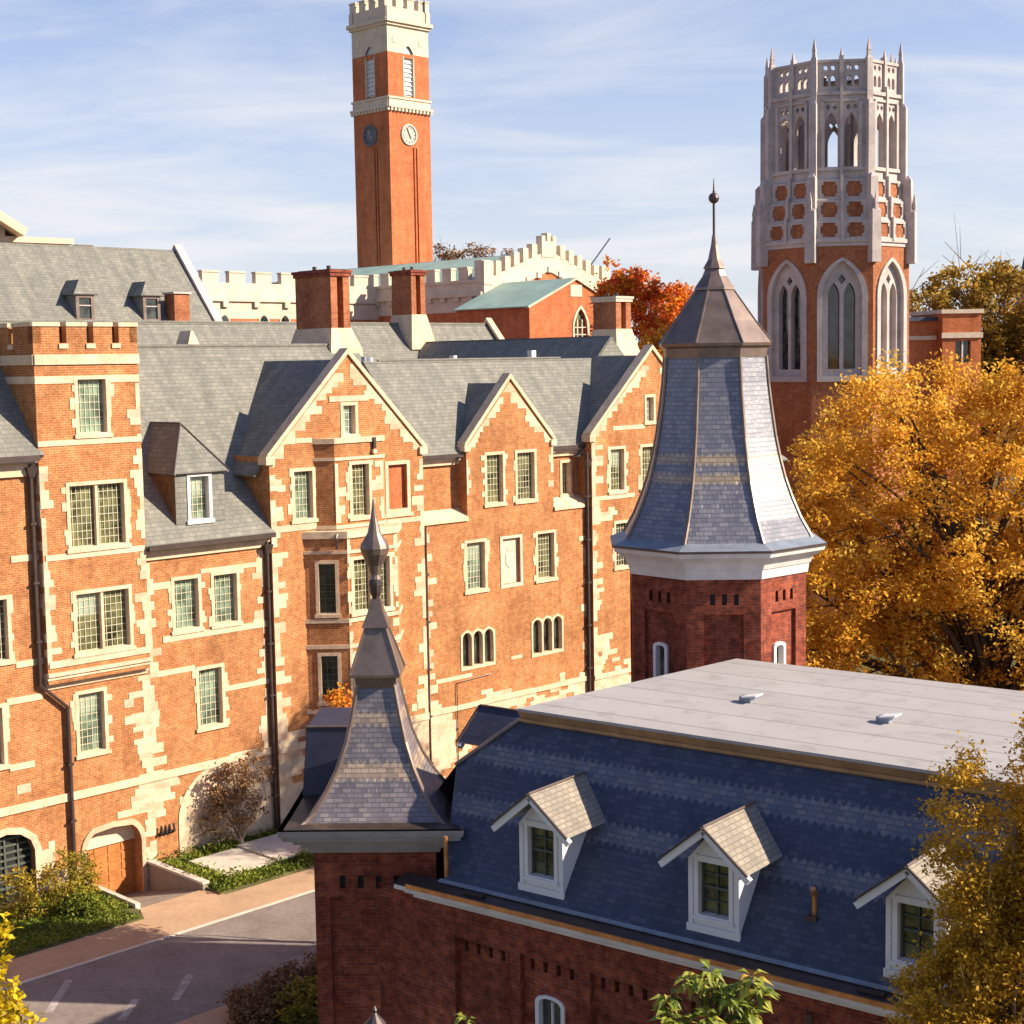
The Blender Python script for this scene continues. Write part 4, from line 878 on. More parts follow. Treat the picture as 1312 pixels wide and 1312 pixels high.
m = MB().use('brick'); e0 = 24.75 - 6.2 * ps; wall(m, Fr((0, -10, 0)), rect(-8, 24.7, -1, e0)); fr = Fr((24.9, 0, 0), 'r'); wall(m, fr, [(-10.2, -1), (1.8, -1), (1.8, e0 + .2), (-4.2, 25), (-10.2, e0 + .2)]); wall(m, Fr((0, 1.8, 0), 'b'), rect(-24.7, 8, -1, e0)); m.build('wall', Q)
m = MB().use('stoneg'); coping(m, fr, -10.4, e0 - .1, -4.2, 24.85, -.4, .12); coping(m, fr, 2, e0 - .1, -4.2, 24.85, -.4, .12); m.build('coping', Q)
for k, (x, y) in enumerate(((16.3, -7.95), (20.45, -7.95))):
    zb = 24.75 - (-4.2 - y) * ps - .55
    f = Fr((0, y, 0)); m = MB().use('copper'); g = rect(x - .36, x + .36, zb + .62, zb + 1.75); wall(m, f, rect(x - .55, x + .55, zb + .3, zb + 1.95), [g], .1)
    m.use('slateg'); 
    for s_, kk in ((x - .55, 'l'), (x + .55, 'r')):
        q = [(y, zb + .4), (y + 1.6, zb + 1.95), (y, zb + 1.95)]
        if kk == 'l': q = [(-a, b) for a, b in q][::-1]
        wall(m, Fr((s_, 0, 0), kk), q)
    a = V((x, y + .55, zb + 2.75)); b = V((x, y + 2.2, zb + 2.75)); e = [V((x - .75, y - .15, zb + 1.93)), V((x + .75, y - .15, zb + 1.93)), V((x + .75, y + 1.5, zb + 1.93)), V((x - .75, y + 1.5, zb + 1.93))]
    m.slab([e[0], e[1], a], .06); m.slab([e[1], e[2], b, a], .06); m.slab([e[3], e[0], a, b], .06)
    do = m.build('dormer', Q); m = MB().use('glassd'); m.face([f.P(p, z, -.08) for p, z in g]); m.use('stoneg'); fbox(m, f, x - .36, x + .36, zb + 1.3, zb + 1.36, -.08, -.02); m.build('window', do)
m = MB().use('brickt'); m.box(21.5, 22.5, -8.6, -7.6, 18, 21.95); m.use('stoneg').box(21.4, 22.6, -8.7, -7.5, 21.95, 22.05); m.build('chimney', Q)
m = MB().use('concrete'); m.box(9.6, 11.0, -4.6, -3.8, 24.3, 25.25); m.build('roof_hatch', Q)

# ------------------------------------------------------------------ battlemented hall
B = gthing('battlemented_hall', 'long hall with pale battlements and green copper roof below the clock tower', 'building', 59.85, 42)
def merlons(mb, fr, a0, a1, z, n, th=.5, h=.95, frac=.55, dz=0.):
    wd = (a1 - a0) / n
    for k in range(n):
        zz = z + dz * (k + .5) * wd
        fbox(mb, fr, a0 + wd * k, a0 + wd * (k + frac), zz - .05, zz + h, -th, 0)
        fbox(mb, fr, a0 + wd * k - .05, a0 + wd * (k + frac) + .05, zz + h, zz + h + .14, -th - .05, .06)
fl_, ff_ = Fr((0, 0, 0), 'l'), Fr((0, 0, 0))
wb = MB(); W_ = 15.1
wb.use('brickr'); wall(wb, fl_, rect(-34, 0, -1, 21.9)); wall(wb, ff_, [(0, -1), (W_, -1), (W_, 23.2), (W_ / 2, 26.2), (0, 23.2)]); wall(wb, Fr((W_, 0, 0), 'r'), rect(0, 34, -1, 23.5))
wb.build('wall', B)
sb = MB().use('stonew'); prism(sb, fl_, rect(-34, 0, 21.9, 24.35), -.3, .02); fbox(sb, fl_, -34, 0, 23.1, 23.45, 0, .28); fbox(sb, fl_, -34, .1, 24.2, 24.45, 0, .12)
merlons(sb, fl_, -33.9, -.9, 24.4, 17); fbox(sb, fl_, -.85, 0, 24.3, 25.95, -.8, .1)
for k in range(20): fbox(sb, fl_, -33 + k * 1.65, -32.4 + k * 1.65, 22.75, 23.1, 0, .22)
sb.build('parapet', B)
gp = MB().use('stonew'); sg = (26.6 - 23.9) / (W_ / 2)
q = [(0, 22.6), (.6, 22.6), (W_ / 2, 25.3), (W_ - .6, 22.6), (W_, 22.6), (W_, 24.3), (W_ / 2, 27.0), (0, 24.3)]
prism(gp, ff_, q, -.5, .12); fbox(gp, ff_, -.05, 1.0, 24, 25.9, -.6, .2); fbox(gp, ff_, W_ - 1., W_ + .05, 24, 25.9, -.6, .2)
for s_ in (0, 1):
    for k in range(5):
        a = 1.35 + k * 1.05; z = 24.3 + a * sg * 1.0
        if s_: a = W_ - a - .6
        fbox(gp, ff_, a, a + .6, z, z + 1.15, -.5, .15)
fbox(gp, ff_, W_ / 2 - .85, W_ / 2 + .85, 26.4, 27.7, -.5, .18); 
for a in (-.85, -.2, .45): fbox(gp, ff_, W_ / 2 + a, W_ / 2 + a + .4, 27.7, 28.15 + (.25 if a == -.2 else 0), -.5, .18)
gp.use('stoneg')
for k in range(11):
    a = .9 + k * 1.3; z = 22.45 + min(a, W_ - a) * .365
    fbox(gp, ff_, a, a + .5, z, z + .5, 0, .22)
gp.build('gable_parapet', B)
gr = MB().use('green'); gr.slab([(.2, .2, 24.1), (W_ / 2, .2, 26.75), (W_ / 2, 34, 26.75), (.2, 34, 24.1)][::-1], .1); gr.slab([(W_ / 2, .2, 26.75), (W_ / 2, 34, 26.75), (W_ - .2, 34, 24.1), (W_ - .2, .2, 24.1)][::-1], .1)
for p in (gr,): pass
gr.tube([(W_ / 2, .2, 26.8), (W_ / 2, 34, 26.8)], .08, 5); gr.build('copper_roof', B)
# low gabled wing in front
lw = MB().use('brickr'); LA, LB, LY0 = -3.0, 7.3, -8.0; LC = (LA + LB) / 2; fl2 = Fr((0, LY0, 0)); gw = arch(1.95, 3.45, 18.4, 20.3, 1.55, 7, True); vt = rect(1.55, 2.85, 22.75, 23.65)
wall(lw, fl2, [(LA, -1), (LB, -1), (LB, 22.05), (LC, 24.1), (LA, 22.05)], [gw], .3); wall(lw, Fr((LA, 0, 0), 'l'), rect(0, 8, -1, 22.0)); wall(lw, Fr((LB, 0, 0), 'r'), rect(LY0, 0, -1, 22.0)); lwo = lw.build('gable_wing', B)
m = MB().use('green'); m.slab([(LA - .3, LY0 - .15, 21.95), (LC, LY0 - .15, 24.2), (LC, 0, 24.2), (LA - .3, 0, 21.95)][::-1], .1) if 0 else m.slab([(LA - .3, 0, 21.95), (LA - .3, LY0 - .15, 21.95), (LC, LY0 - .15, 24.2), (LC, 0, 24.2)], .1); m.slab([(LC, 0, 24.2), (LC, LY0 - .15, 24.2), (LB + .3, LY0 - .15, 21.95), (LB + .3, 0, 21.95)], .1)
m.use('stonew'); coping(m, fl2, LA - .2, 21.8, LC, 24.05, -.2, .17, .14); coping(m, fl2, LB + .2, 21.8, LC, 24.05, -.2, .17, .14); m.build('wing_roof', lwo)
m = MB().use('stonew'); go = arch(1.75, 3.65, 18.2, 20.25, 1.85, 7, True); prism(m, fl2, go, 0, .06, [gw]); prism(m, fl2, vt, 0, .05)
for a in (2.4, 2.95): fbox(m, fl2, a - .05, a + .05, 18.4, 21.0, -.2, -.05)
for k in range(4): fbox(m, fl2, 1.95, 3.45, 18.7 + k * .55, 18.78 + k * .55, -.2, -.06)
m.use('glassm'); m.face([fl2.P(x, z, -.22) for x, z in gw]); m.build('gothic_window', lwo)
# lit battlemented range further left
l2 = MB(); f3 = Fr((0, 13, 0)); hs = [arch(c - .42, c + .42, 19.2, 21.3, .6, 5, True) for c in (-12.0, -9.9, -15.8, -18, -6.5, -4.2)]
l2.use('brickr'); wall(l2, f3, rect(-38, 0, -1, 21.6), [h for h in hs if 0]); l2.use('stonew'); prism(l2, f3, rect(-38, 0, 21.6, 24.4), -.3, .02); fbox(l2, f3, -38, 0, 22.95, 23.2, 0, .2)
merlons(l2, f3, -38, 0, 24.4, 15, .5, .8, .6)
for k in range(12): fbox(l2, f3, -37 + k * 3, -36.5 + k * 3, 22.5, 22.95, 0, .25)
for h in hs:
    l2.use('stonew'); prism(l2, f3, [(x + (x - sum(p[0] for p in h[:2]) / 2) * .25, z + .12 * (z > 21)) for x, z in h], 0, .05); l2.use('glassd'); l2.face([f3.P(x, z, .06) for x, z in h])
l2.build('battlemented_range', B)

# ------------------------------------------------------------------ clock tower
T = gthing('clock_tower', 'tall square brick clock tower with pale belfry and two clock faces', 'tower', 71.8, 66.7)
TS = 5.25; tw = MB(); sides = [Fr((0, 0, 0)), Fr((0, 0, 0), 'l'), Fr((TS, 0, 0), 'r'), Fr((0, TS, 0), 'b')]
rngs = [(0, TS), (-TS, 0), (0, TS), (-TS, 0)]
ts = MB().use('stonew')
for f, (a0, a1) in zip(sides, rngs):
    c = (a0 + a1) / 2; bel = arch(c - .72, c + .72, 43.4, 47.0, 1.2, 6, True)
    sl1, sl2 = rect(c + .30, c + .50, 12, 38.6), rect(c + .68, c + .88, 12, 38.6)
    tw.use('brickr'); wall(tw, f, rect(a0, a1, -1, 42.2), [sl1, sl2], .35); wall(tw, f, sl1, [], 0, -.35); wall(tw, f, sl2, [], 0, -.35)
    wall(tw, f, rect(a0, a1, 43.2, 47.4), [[(x, min(z, 47.3)) for x, z in bel if z < 47.0] + []] if 0 else [rect(c - .72, c + .72, 43.4, 47.0)], .4)
    tw.use('stonew'); wall(tw, f, [(a0, 47.4), (c - .72, 47.4), (c - .72, 47.0), (c + .72, 47.0), (c + .72, 47.4), (a1, 47.4), (a1, 50.2), (a0, 50.2)], [], 0) if 0 else None
    top = [(c - .72, 47.0)] + [p for p in arch(c - .72, c + .72, 43.4, 47.0, 1.2, 6, True) if p[1] > 47.001][::-1] + [(c + .72, 47.0)]
    ol = [(a0, 47.4), (c - .74, 47.4), (c - .74, 47.0)] + top + [(c + .74, 47.0), (c + .74, 47.4), (a1, 47.4), (a1, 50.2), (a0, 50.2)]
    wall(tw, f, ol, [], 0)
    tw.use('louvre'); tw.face([f.P(x, z, -.2) for x, z in bel])
    for k in range(9): z = 43.6 + k * .42; tw.face([f.P(c - .7, z + .16, -.19), f.P(c - .7, z, -.08), f.P(c + .7, z, -.08), f.P(c + .7, z + .16, -.19)]); 
    fbox(ts, f, c - .72, c - .6, 43.4, 47.2, -.2, .03); fbox(ts, f, c + .6, c + .72, 43.4, 47.2, -.2, .03)
    fbox(ts, f, a0, a1, 42.2, 43.2, -.1, .1); fbox(ts, f, a0 - .2, a1 + .2, 42.2, 42.4, 0, .3); fbox(ts, f, a0 - .1, a1 + .1, 43.05, 43.25, 0, .2)
    for k in range(12): fbox(ts, f, a0 + .1 + k * .46, a0 + .35 + k * .46, 41.9, 42.2, 0, .25)
    fbox(ts, f, a0 - .3, a1 + .3, 50.15, 50.5, -.1, .4); fbox(ts, f, a0 - .2, a1 + .2, 50.5, 51.6, -.4, .12); fbox(ts, f, a0 - .15, a1 + .15, 49.9, 50.15, 0, .2)
    merlons(ts, f, a0 - .2, a1 + .25, 51.6, 4, .5, .9, .62)
    for k in (-1.7, 1.7): prism(ts, f, arch(c + k - .3, c + k + .3, 48.3, 48.7, .3, 4, True), 0, .05)
two = tw.build('shaft', T); ts.build('stone_belfry', T)
for f, (a0, a1) in list(zip(sides, rngs))[:2]:
    c = (a0 + a1) / 2 - .15; zc = 39.8; P = [(c + 1.02 * math.cos(t), zc + 1.02 * math.sin(t)) for t in [k * math.pi / 12 for k in range(24)]]; I = [(c + .84 * math.cos(t), zc + .84 * math.sin(t)) for t in [k * math.pi / 12 for k in range(24)]]
    m = MB().use('clockd' if f is sides[1] else 'clock'); prism(m, f, P, -.05, .12, [I]); m.use('clockd' if f is sides[1] else 'clock'); m.face([f.P(x, z, .05) for x, z in I])
    m.use('black')
    for k in range(12):
        t = k * math.pi / 6; d = V((math.cos(t), math.sin(t), 0)); a_, b_ = V((c, zc, 0)) + d * .64, V((c, zc, 0)) + d * .8
        m.beam(f.P(a_.x, a_.y, .05), f.P(b_.x, b_.y, .05), f.r * -d.y + UPV * d.x, f.n, .06, .02)
    co_ = m.build('clock', T); m = MB().use('black' if f is sides[0] else 'clock')
    for t, L in ((rad(-60), .42), (rad(115), .66)): m.beam(f.P(c, zc, .08), f.P(c + L * math.cos(t), zc + L * math.sin(t), .08), f.r * -math.sin(t) + UPV * math.cos(t), f.n, .09, .02)
    m.build('clock_hands', co_)

# ------------------------------------------------------------------ gothic octagonal tower
GP = V((21.2, 103.0, 0)); G = thing('gothic_tower', 'octagonal brick and stone gothic tower with open belfry and pinnacles', 'tower', GP, rad(-4.0))
sc = .985; Zg = lambda z: 17.8 + (z - 17.8) * sc
RL = 4.98; apL = RL * math.cos(math.pi / 8); hL_ = RL * math.sin(math.pi / 8)
gb = MB(); gs = MB().use('stoneg'); gwin = []
zB = Zg(25.5)
for k in range(8):
    a = k * math.pi / 4; rot = Matrix.Rotation(a, 3, 'Z'); f = Fr(rot @ V((0, -apL, 0)), a)
    # lower brick stage with a big traceried window
    ow = 1.52; o = arch(-ow, ow, Zg(16.2), Zg(21.6), Zg(24.05) - Zg(21.6), 8, True)
    gb.use('brickt'); wall(gb, f, rect(-hL_, hL_, -1, zB), [o], .3)
    m = MB().use('stoneg'); lw_ = .42; l1 = arch(-.86, -.12, Zg(17.0), Zg(21.6), .85, 5, True); l2_ = arch(.12, .86, Zg(17.0), Zg(21.6), .85, 5, True); dia = [(0, Zg(22.35)), (.24, Zg(22.68)), (0, Zg(23.0)), (-.24, Zg(22.68))]
    prism(m, f, [(x * 1.03, z + .0) for x, z in o], -.32, .1, [[(x * .80, Zg(16.2) + .35 + (z - Zg(16.2)) * .925) for x, z in o]])
    inner = [(x * .82, Zg(16.2) + .3 + (z - Zg(16.2)) * .94) for x, z in o]; wall(m, f, inner, [l1, l2_, dia], .4, -.22)
    m.use('glassd' if k in (0, 7, 6) else 'stoneg'); back = [(x, z) for x, z in inner]; m.face([f.P(x, z, -.6) for x, z in back]); m.build('window', G)
    # stone gallery with brick panels, stepping in
    gs.use('stoneg')
    for j, (z0, z1, q) in enumerate(((Zg(25.1), Zg(26.35), .06), (Zg(26.35), Zg(27.65), -.12), (Zg(27.65), Zg(28.95), -.32))):
        ff = Fr(rot @ V((0, -apL - q, 0)), a); h2 = (apL + q) * math.tan(math.pi / 8)
        fbox(gs, ff, -h2, h2, z0 - .1, z0 + .14, -.6, .1); wall(gs.use('stoneg'), ff, rect(-h2, h2, z0, z1), [rect(-h2 * .7, -h2 * .15, z0 + .22, z1 - .14), rect(h2 * .15, h2 * .7, z0 + .22, z1 - .14)], .1)
        for s_ in (-1, 1):
            gs.use('brickt'); wall(gs, ff, rect(min(s_ * h2 * .15, s_ * h2 * .7), max(s_ * h2 * .15, s_ * h2 * .7), z0 + .22, z1 - .14), [], 0, -.1); gs.use('stoneg')
            for zz in (z0 + .22, z1 - .34): fbox(gs, ff, *sorted((s_ * h2 * .63, s_ * h2 * .7)), zz, zz + .2, -.1, -.02); fbox(gs, ff, *sorted((s_ * h2 * .15, s_ * h2 * .22)), zz + .0, zz + .2, -.1, -.02)
        fbox(gs, ff, -.09, .09, z0, z1 + .25, -.1, .16)
        gs.face([ff.P(-h2, z1, 0), ff.P(h2, z1, 0), ff.P(h2 * .95, z1 + .15, -.35), ff.P(-h2 * .95, z1 + .15, -.35)])
    fbox(gs, f, -hL_, hL_, Zg(24.75), Zg(25.1), -.2, .06)
    # open belfry: thick wall, twin lancets
    apU = apL - .50; hU_ = apU * math.tan(math.pi / 8); fu = Fr(rot @ V((0, -apU, 0)), a)
    z0, z1 = Zg(28.95), Zg(34.3)
    hs_ = []
    for c in (-.62, .62): hs_.append(arch(c - .44, c + .44, Zg(29.75), Zg(32.1), 1.0, 5, True))
    hx = [[(c + dx * .16, Zg(33.45) + dz * .2) for dx, dz in ((0, -1), (1, 0), (0, 1), (-1, 0))] for c in (-.82, -.42, .42, .82)]
    prism(gs, fu, rect(-hU_, hU_, z0, z1), -.4, 0, hs_ + hx); wall(gs, Fr(rot @ V((0, -apU + .4, 0)), a), rect(-hU_, hU_, z0, z1), hs_ + hx, 0) if 0 else None
    fbox(gs, fu, -.1, .1, z0, z1 + .5, 0, .18); fbox(gs, fu, -hU_, hU_, Zg(29.5), Zg(29.72), 0, .14); fbox(gs, fu, -hU_, hU_, z1 - .1, z1 + .12, 0, .12)
    for c in (-1.15, 1.15): fbox(gs, fu, c - .1, c + .1, Zg(29.6), Zg(33.9), 0, .12)
    fbox(gs, fu, -1.25, 1.25, Zg(33.8), Zg(33.95), 0, .12)
    # pierced crown
    apC = apU - .12; hC_ = apC * math.tan(math.pi / 8); fc = Fr(rot @ V((0, -apC, 0)), a); z2, z3 = z1 + .1, Zg(36.35)
    hc = []
    for c in (-.95, -.5, .5, .95): hc.append(arch(c - .15, c + .15, z2 + .35, z2 + .8, .25, 4, True)); hc.append([(c + .15 * math.cos(t), z2 + 1.5 + .18 * math.sin(t)) for t in [j * math.pi / 3 for j in range(6)]])
    prism(gs, fc, rect(-hC_, hC_, z2, z3), -.28, 0, hc); fbox(gs, fc, -hC_, hC_, z3 - .12, z3 + .06, -.3, .08); fbox(gs, fc, -.12, .12, z2, z3 + .3, -.2, .14)
    gs.loft([(z3 + .3, .11), (z3 + .8, .015)], 4, c=tuple((rot @ V((0, -apC - .02, 0))).xy))
    # corner buttresses and pinnacles
    vx = rot @ V((math.sin(math.pi / 8), -math.cos(math.pi / 8), 0)) ; ang = math.atan2(vx.y, vx.x)
    for zz0, zz1, r_, wd in ((Zg(23.7), Zg(27.2), RL + .10, .46), (Zg(26.8), Zg(29.3), RL - .12, .40), (Zg(28.8), Zg(33.9), RL - .44, .34), (Zg(33.5), Zg(36.7), RL - .62, .28)):
        cxy = (vx.x * r_, vx.y * r_); gs.loft([(zz0, wd), (zz1 - .25, wd * .92), (zz1, wd * .3)], 4, c=cxy, rot=ang + math.pi / 4)
    cxy = (vx.x * (RL - .62), vx.y * (RL - .62)); gs.loft([(Zg(36.4), .17), (Zg(36.9), .14), (Zg(36.95), .17), (Zg(37.75), .02)], 4, c=cxy, rot=ang + math.pi / 4)
    cxy = (vx.x * (RL + .3), vx.y * (RL + .3)); gs.loft([(Zg(24.8), .15), (Zg(27.3), .14), (Zg(27.4), .17), (Zg(28.1), .03)], 4, c=cxy, rot=ang + math.pi / 4)
gb.build('brick_stage', G); gs.use('stoneg').loft([(Zg(28.9), RL - .6), (Zg(29.2), RL - .6)], 8, rot=r8); gs.build('stone_crown', G)
fq = Fr((0, 0, 0))

# ------------------------------------------------------------------ far buildings
c_ = thing('concrete_building', 'pale peach concrete building with sloping roof edge behind the slate roof', 'building', (-50.5, 168, 0), rad(40))
m = MB().use('cream'); m.box(-14, 4.2, 0, 12, -1, 31.6); m.box(-14, 4.6, -.3, 12, 31.3, 31.9); m.build('wall', c_); m = MB().use('cream'); m.slab([(-14, -2, 40.2), (-14, 10, 40.2), (-1.2, 10, 32.6), (-1.2, -2, 32.6)][::-1], .9); m.use('cream').box(-14, -3, -.2, 8, 31.9, 33.2); m.build('roof', c_); m = MB().use('concrete'); m.box(5.6, 7.3, 1, 3, 28, 31.3); m.use('concrete').box(5.5, 7.4, .9, 3.1, 31.3, 31.4); m.build('plant_room', c_)
r_ = thing('brick_block', 'small orange brick block with pale cornice among the yellow trees', 'building', (32.8, 116, 0), rad(8))
m = MB().use('brickr'); f = Fr((0, 0, 0)); g = rect(.2, 1.4, 17.2, 18.8); wall(m, f, rect(-.8, 2.2, -1, 20.9), [g], .3); wall(m, Fr((-.8, 0, 0), 'l'), rect(-6, 0, -1, 20.9)); wall(m, Fr((2.2, 0, 0), 'r'), rect(0, 6, -1, 20.9)); m.box(-6, -.8, 1, 6, -1, 20.3); m.build('wall', r_)
m = MB().use('stonew'); m.box(-.95, 2.35, -.15, 6, 20.8, 21.1); m.box(-.9, 2.3, -.12, 0, 19.0, 19.4); m.box(-6.1, -.9, .85, 6, 18.9, 19.2); m.use('slateb').box(-6.1, -.9, .8, 6, 20.3, 20.6); m.build('cornice', r_); m = MB().use('glassd'); m.face([f.P(x, z, -.25) for x, z in g]); m.use('white'); fbox(m, f, .75, .85, 17.2, 18.8, -.25, -.1); m.build('window', r_)
p_ = thing('church_spire', 'dark slate church spire far off at the right edge', 'spire', (100.5, 303, 0)); m = MB().use('slateb'); m.loft([(30, 2.6), (42.5, .05)], 8); m.build('spire_roof', p_); m = MB().use('brickt'); m.box(-2.2, 2.2, -2.2, 2.2, -1, 30.2); m.build('base', p_)
k_ = thing('tower_crane', 'thin grey crane boom rising behind the red maples', 'crane', (13.5, 263, 0)); m = MB().use('lead'); m.tube([(0, 0, -1), (0, 0, 33)], .5, 4); m.build('mast', k_); m = MB().use('lead')
for y in (-.3, .3): m.tube([(-.5, y, 32.5), (3.6, y, 38)], .13, 4)
for i in range(12): m.tube([(-.5 + i * .34, -.3, 32.5 + i * .455), (-.3 + i * .34, .3, 32.8 + i * .455)], .07, 4)
m.build('boom', k_)

# ------------------------------------------------------------------ trees and plants
def leaf_mesh(name, mkey, pos, tint, size, aspect, parent, seed, up=.35, jit=.35):
    r = np.random.default_rng(seed); n = len(pos)
    nn = r.normal(size=(n, 3)); nn[:, 2] = np.abs(nn[:, 2]) + up; nn /= np.linalg.norm(nn, axis=1)[:, None]
    a = r.normal(size=(n, 3)); a -= nn * (a * nn).sum(1)[:, None]; a /= np.linalg.norm(a, axis=1)[:, None]; b = np.cross(nn, a)
    sz = size * r.uniform(1 - jit, 1 + jit, n)[:, None]
    L, W = a * sz * .5, b * sz * .5 / aspect; bend = nn * sz * .12
    co = np.stack([pos - L - bend, pos + W * .9 + L * .05, pos + L - bend, pos - W * .9 + L * .05], 1).reshape(-1, 3)
    me = bpy.data.meshes.new(name); me.vertices.add(4 * n); me.vertices.foreach_set('co', co.astype(np.float32).ravel())
    me.loops.add(4 * n); me.loops.foreach_set('vertex_index', np.arange(4 * n, dtype=np.int32)); me.polygons.add(n)
    me.polygons.foreach_set('loop_start', np.arange(0, 4 * n, 4, dtype=np.int32)); me.update(calc_edges=True)
    at = me.attributes.new('tint', 'FLOAT', 'FACE'); at.data.foreach_set('value', np.clip(tint, 0, 1).astype(np.float32))
    me.materials.append(M[mkey]); o = bpy.data.objects.new(name, me); COL.objects.link(o)
    if parent: o.parent = parent
    return o
def tree(name, label, cat, base, blobs, ncl, nlf, cr, size, mkey, seed, trunk_r=.3, limbs=26, bark='bark', group=None, aspect=1.7, shell=.45, ttop=.55, lean=(0, 0), tbias=0., twig=1., gap=.25, vary=.16):
    """blobs: (x, y, z, rx, ry, rz) relative to base; clumps of leaves fill them unevenly, limbs run from the trunk to them"""
    r = np.random.default_rng(seed); root = thing(name, label, cat, base, 0, group); bl = np.array(blobs, float)
    vol = bl[:, 3] * bl[:, 4] * bl[:, 5]; pk = r.choice(len(bl), ncl * 3, p=vol / vol.sum())
    d = r.normal(size=(ncl * 3, 3)); d /= np.linalg.norm(d, axis=1)[:, None]; rr = shell + (1 - shell) * r.random(ncl * 3) ** .6
    c = bl[pk, :3] + d * bl[pk, 3:] * rr[:, None]
    f = max(bl[:, 3].max(), 1) * .33
    nv = np.array([noise.noise(V(tuple(x / f)) + V((seed, 0, 0))) for x in c]); keep = nv > np.quantile(nv, gap); c = c[keep][:ncl]; nv = nv[keep][:ncl]; c[:, 2] = np.maximum(c[:, 2], .05)
    ct = r.normal(.5 + tbias, vary, len(c)) + nv * .35
    n = r.poisson(nlf, len(c)); idx = np.repeat(np.arange(len(c)), n)
    off = r.normal(size=(len(idx), 3)) * cr * .55; off[:, 2] *= .7
    pos = c[idx] + off; pos[:, 2] = np.maximum(pos[:, 2], .02)
    leaf_mesh('crown', mkey, pos, ct[idx] + r.normal(0, .17, len(idx)), size, aspect, root, seed)
    zt = bl[:, 2].max() + (ttop - .5) * bl[:, 5].max(); ctr = bl[:, :2].mean(0)
    T0 = V((0, 0, -.1)); T1 = V((ctr[0] * .5 + lean[0], ctr[1] * .5 + lean[1], zt * .45)); T2 = V((ctr[0] + lean[0], ctr[1] + lean[1], zt))
    if trunk_r > 0:
        mb = MB().use(bark); tp = [T0.lerp(T1, t) * (1 - t) + T1.lerp(T2, t) * t for t in [k / 7 for k in range(8)]]
        mb.tube(tp, [trunk_r * (1 - .11 * k) for k in range(8)], 8)
        if limbs:
            for i in r.choice(len(c), min(limbs, len(c)), replace=False):
                e = V(c[i]); k = int(np.clip((e.z / max(zt, .1)) * 7 * .55 + r.uniform(-.8, .8), 1, 6)); s0 = tp[k]
                m1 = s0.lerp(e, .4) + V((r.normal() * .06, r.normal() * .06, .10)) * (e - s0).length; m2 = s0.lerp(e, .75) + V((r.normal() * .05, r.normal() * .05, .05)) * (e - s0).length; r0 = trunk_r * (1 - .1 * k) * .42
                mb.tube([s0, m1, m2, e], [r0, r0 * .62, r0 * .36, r0 * .12], 5)
                for j in range(int(2 * twig)):
                    q = e + V(tuple(r.normal(size=3))) * cr * 1.6; mb.tube([m2.lerp(e, r.random() * .8), q], [r0 * .22, r0 * .06], 4)
        mb.build('trunk', root)
    return root
tree('yellow_tree', 'large golden yellow autumn tree beside the gothic tower', 'tree', (18.9, 56.5, GZ), [(-3.4, 0, 12.8, 5.1, 5, 5.4), (2.0, .5, 13.4, 5.4, 5, 5.3), (-7.2, -1.5, 10.4, 3.3, 3.2, 4.8), (-8.2, -2.5, 7.5, 2.4, 2.4, 4.2), (-7.7, -1.5, 13.0, 2.2, 2.2, 2.5), (-1.5, -1.5, 8.2, 4.5, 4, 3.6), (-5.0, 0, 6.2, 3.6, 3, 2.6), (3, -1, 7.5, 4, 3, 4)], 2100, 62, .50, .185, 'lf_gold', 11, .55, 110, gap=.40, tbias=.05, vary=.22)
tree('olive_tree', 'sparse olive yellow tree in front of the mansard dormers', 'tree', (6.75, 20.5, GZ), [(.6, .1, 10.6, .7, .8, 1.3), (-.75, 0, 11.45, .42, .45, 1.25), (-.3, 0, 10.2, .75, .7, .9), (-.55, 0, 8.9, 1.15, .9, 1.15), (.3, .1, 9.4, 1.0, .9, 2.0), (-.9, 0, 7.9, 1.3, .9, .7), (.5, 0, 11.9, .62, .55, 1.7), (.75, .2, 10.6, .6, .6, 1.2)], 2200, 64, .19, .068, 'lf_olive', 12, .13, 70, gap=.24, twig=1, bark='barkg')
tree('yellow_sapling', 'bright yellow leaved tree reaching in at the left edge over the road', 'tree', (-7.65, 21.3, GZ), [(-.3, 0, 9.3, .75, .8, .8), (.1, 0, 8.4, .78, .8, .9), (-.35, 0, 7.6, .9, .8, 1.0), (.18, 0, 10.05, .28, .3, .35)], 240, 26, .15, .11, 'lf_yel', 13, .09, 30)
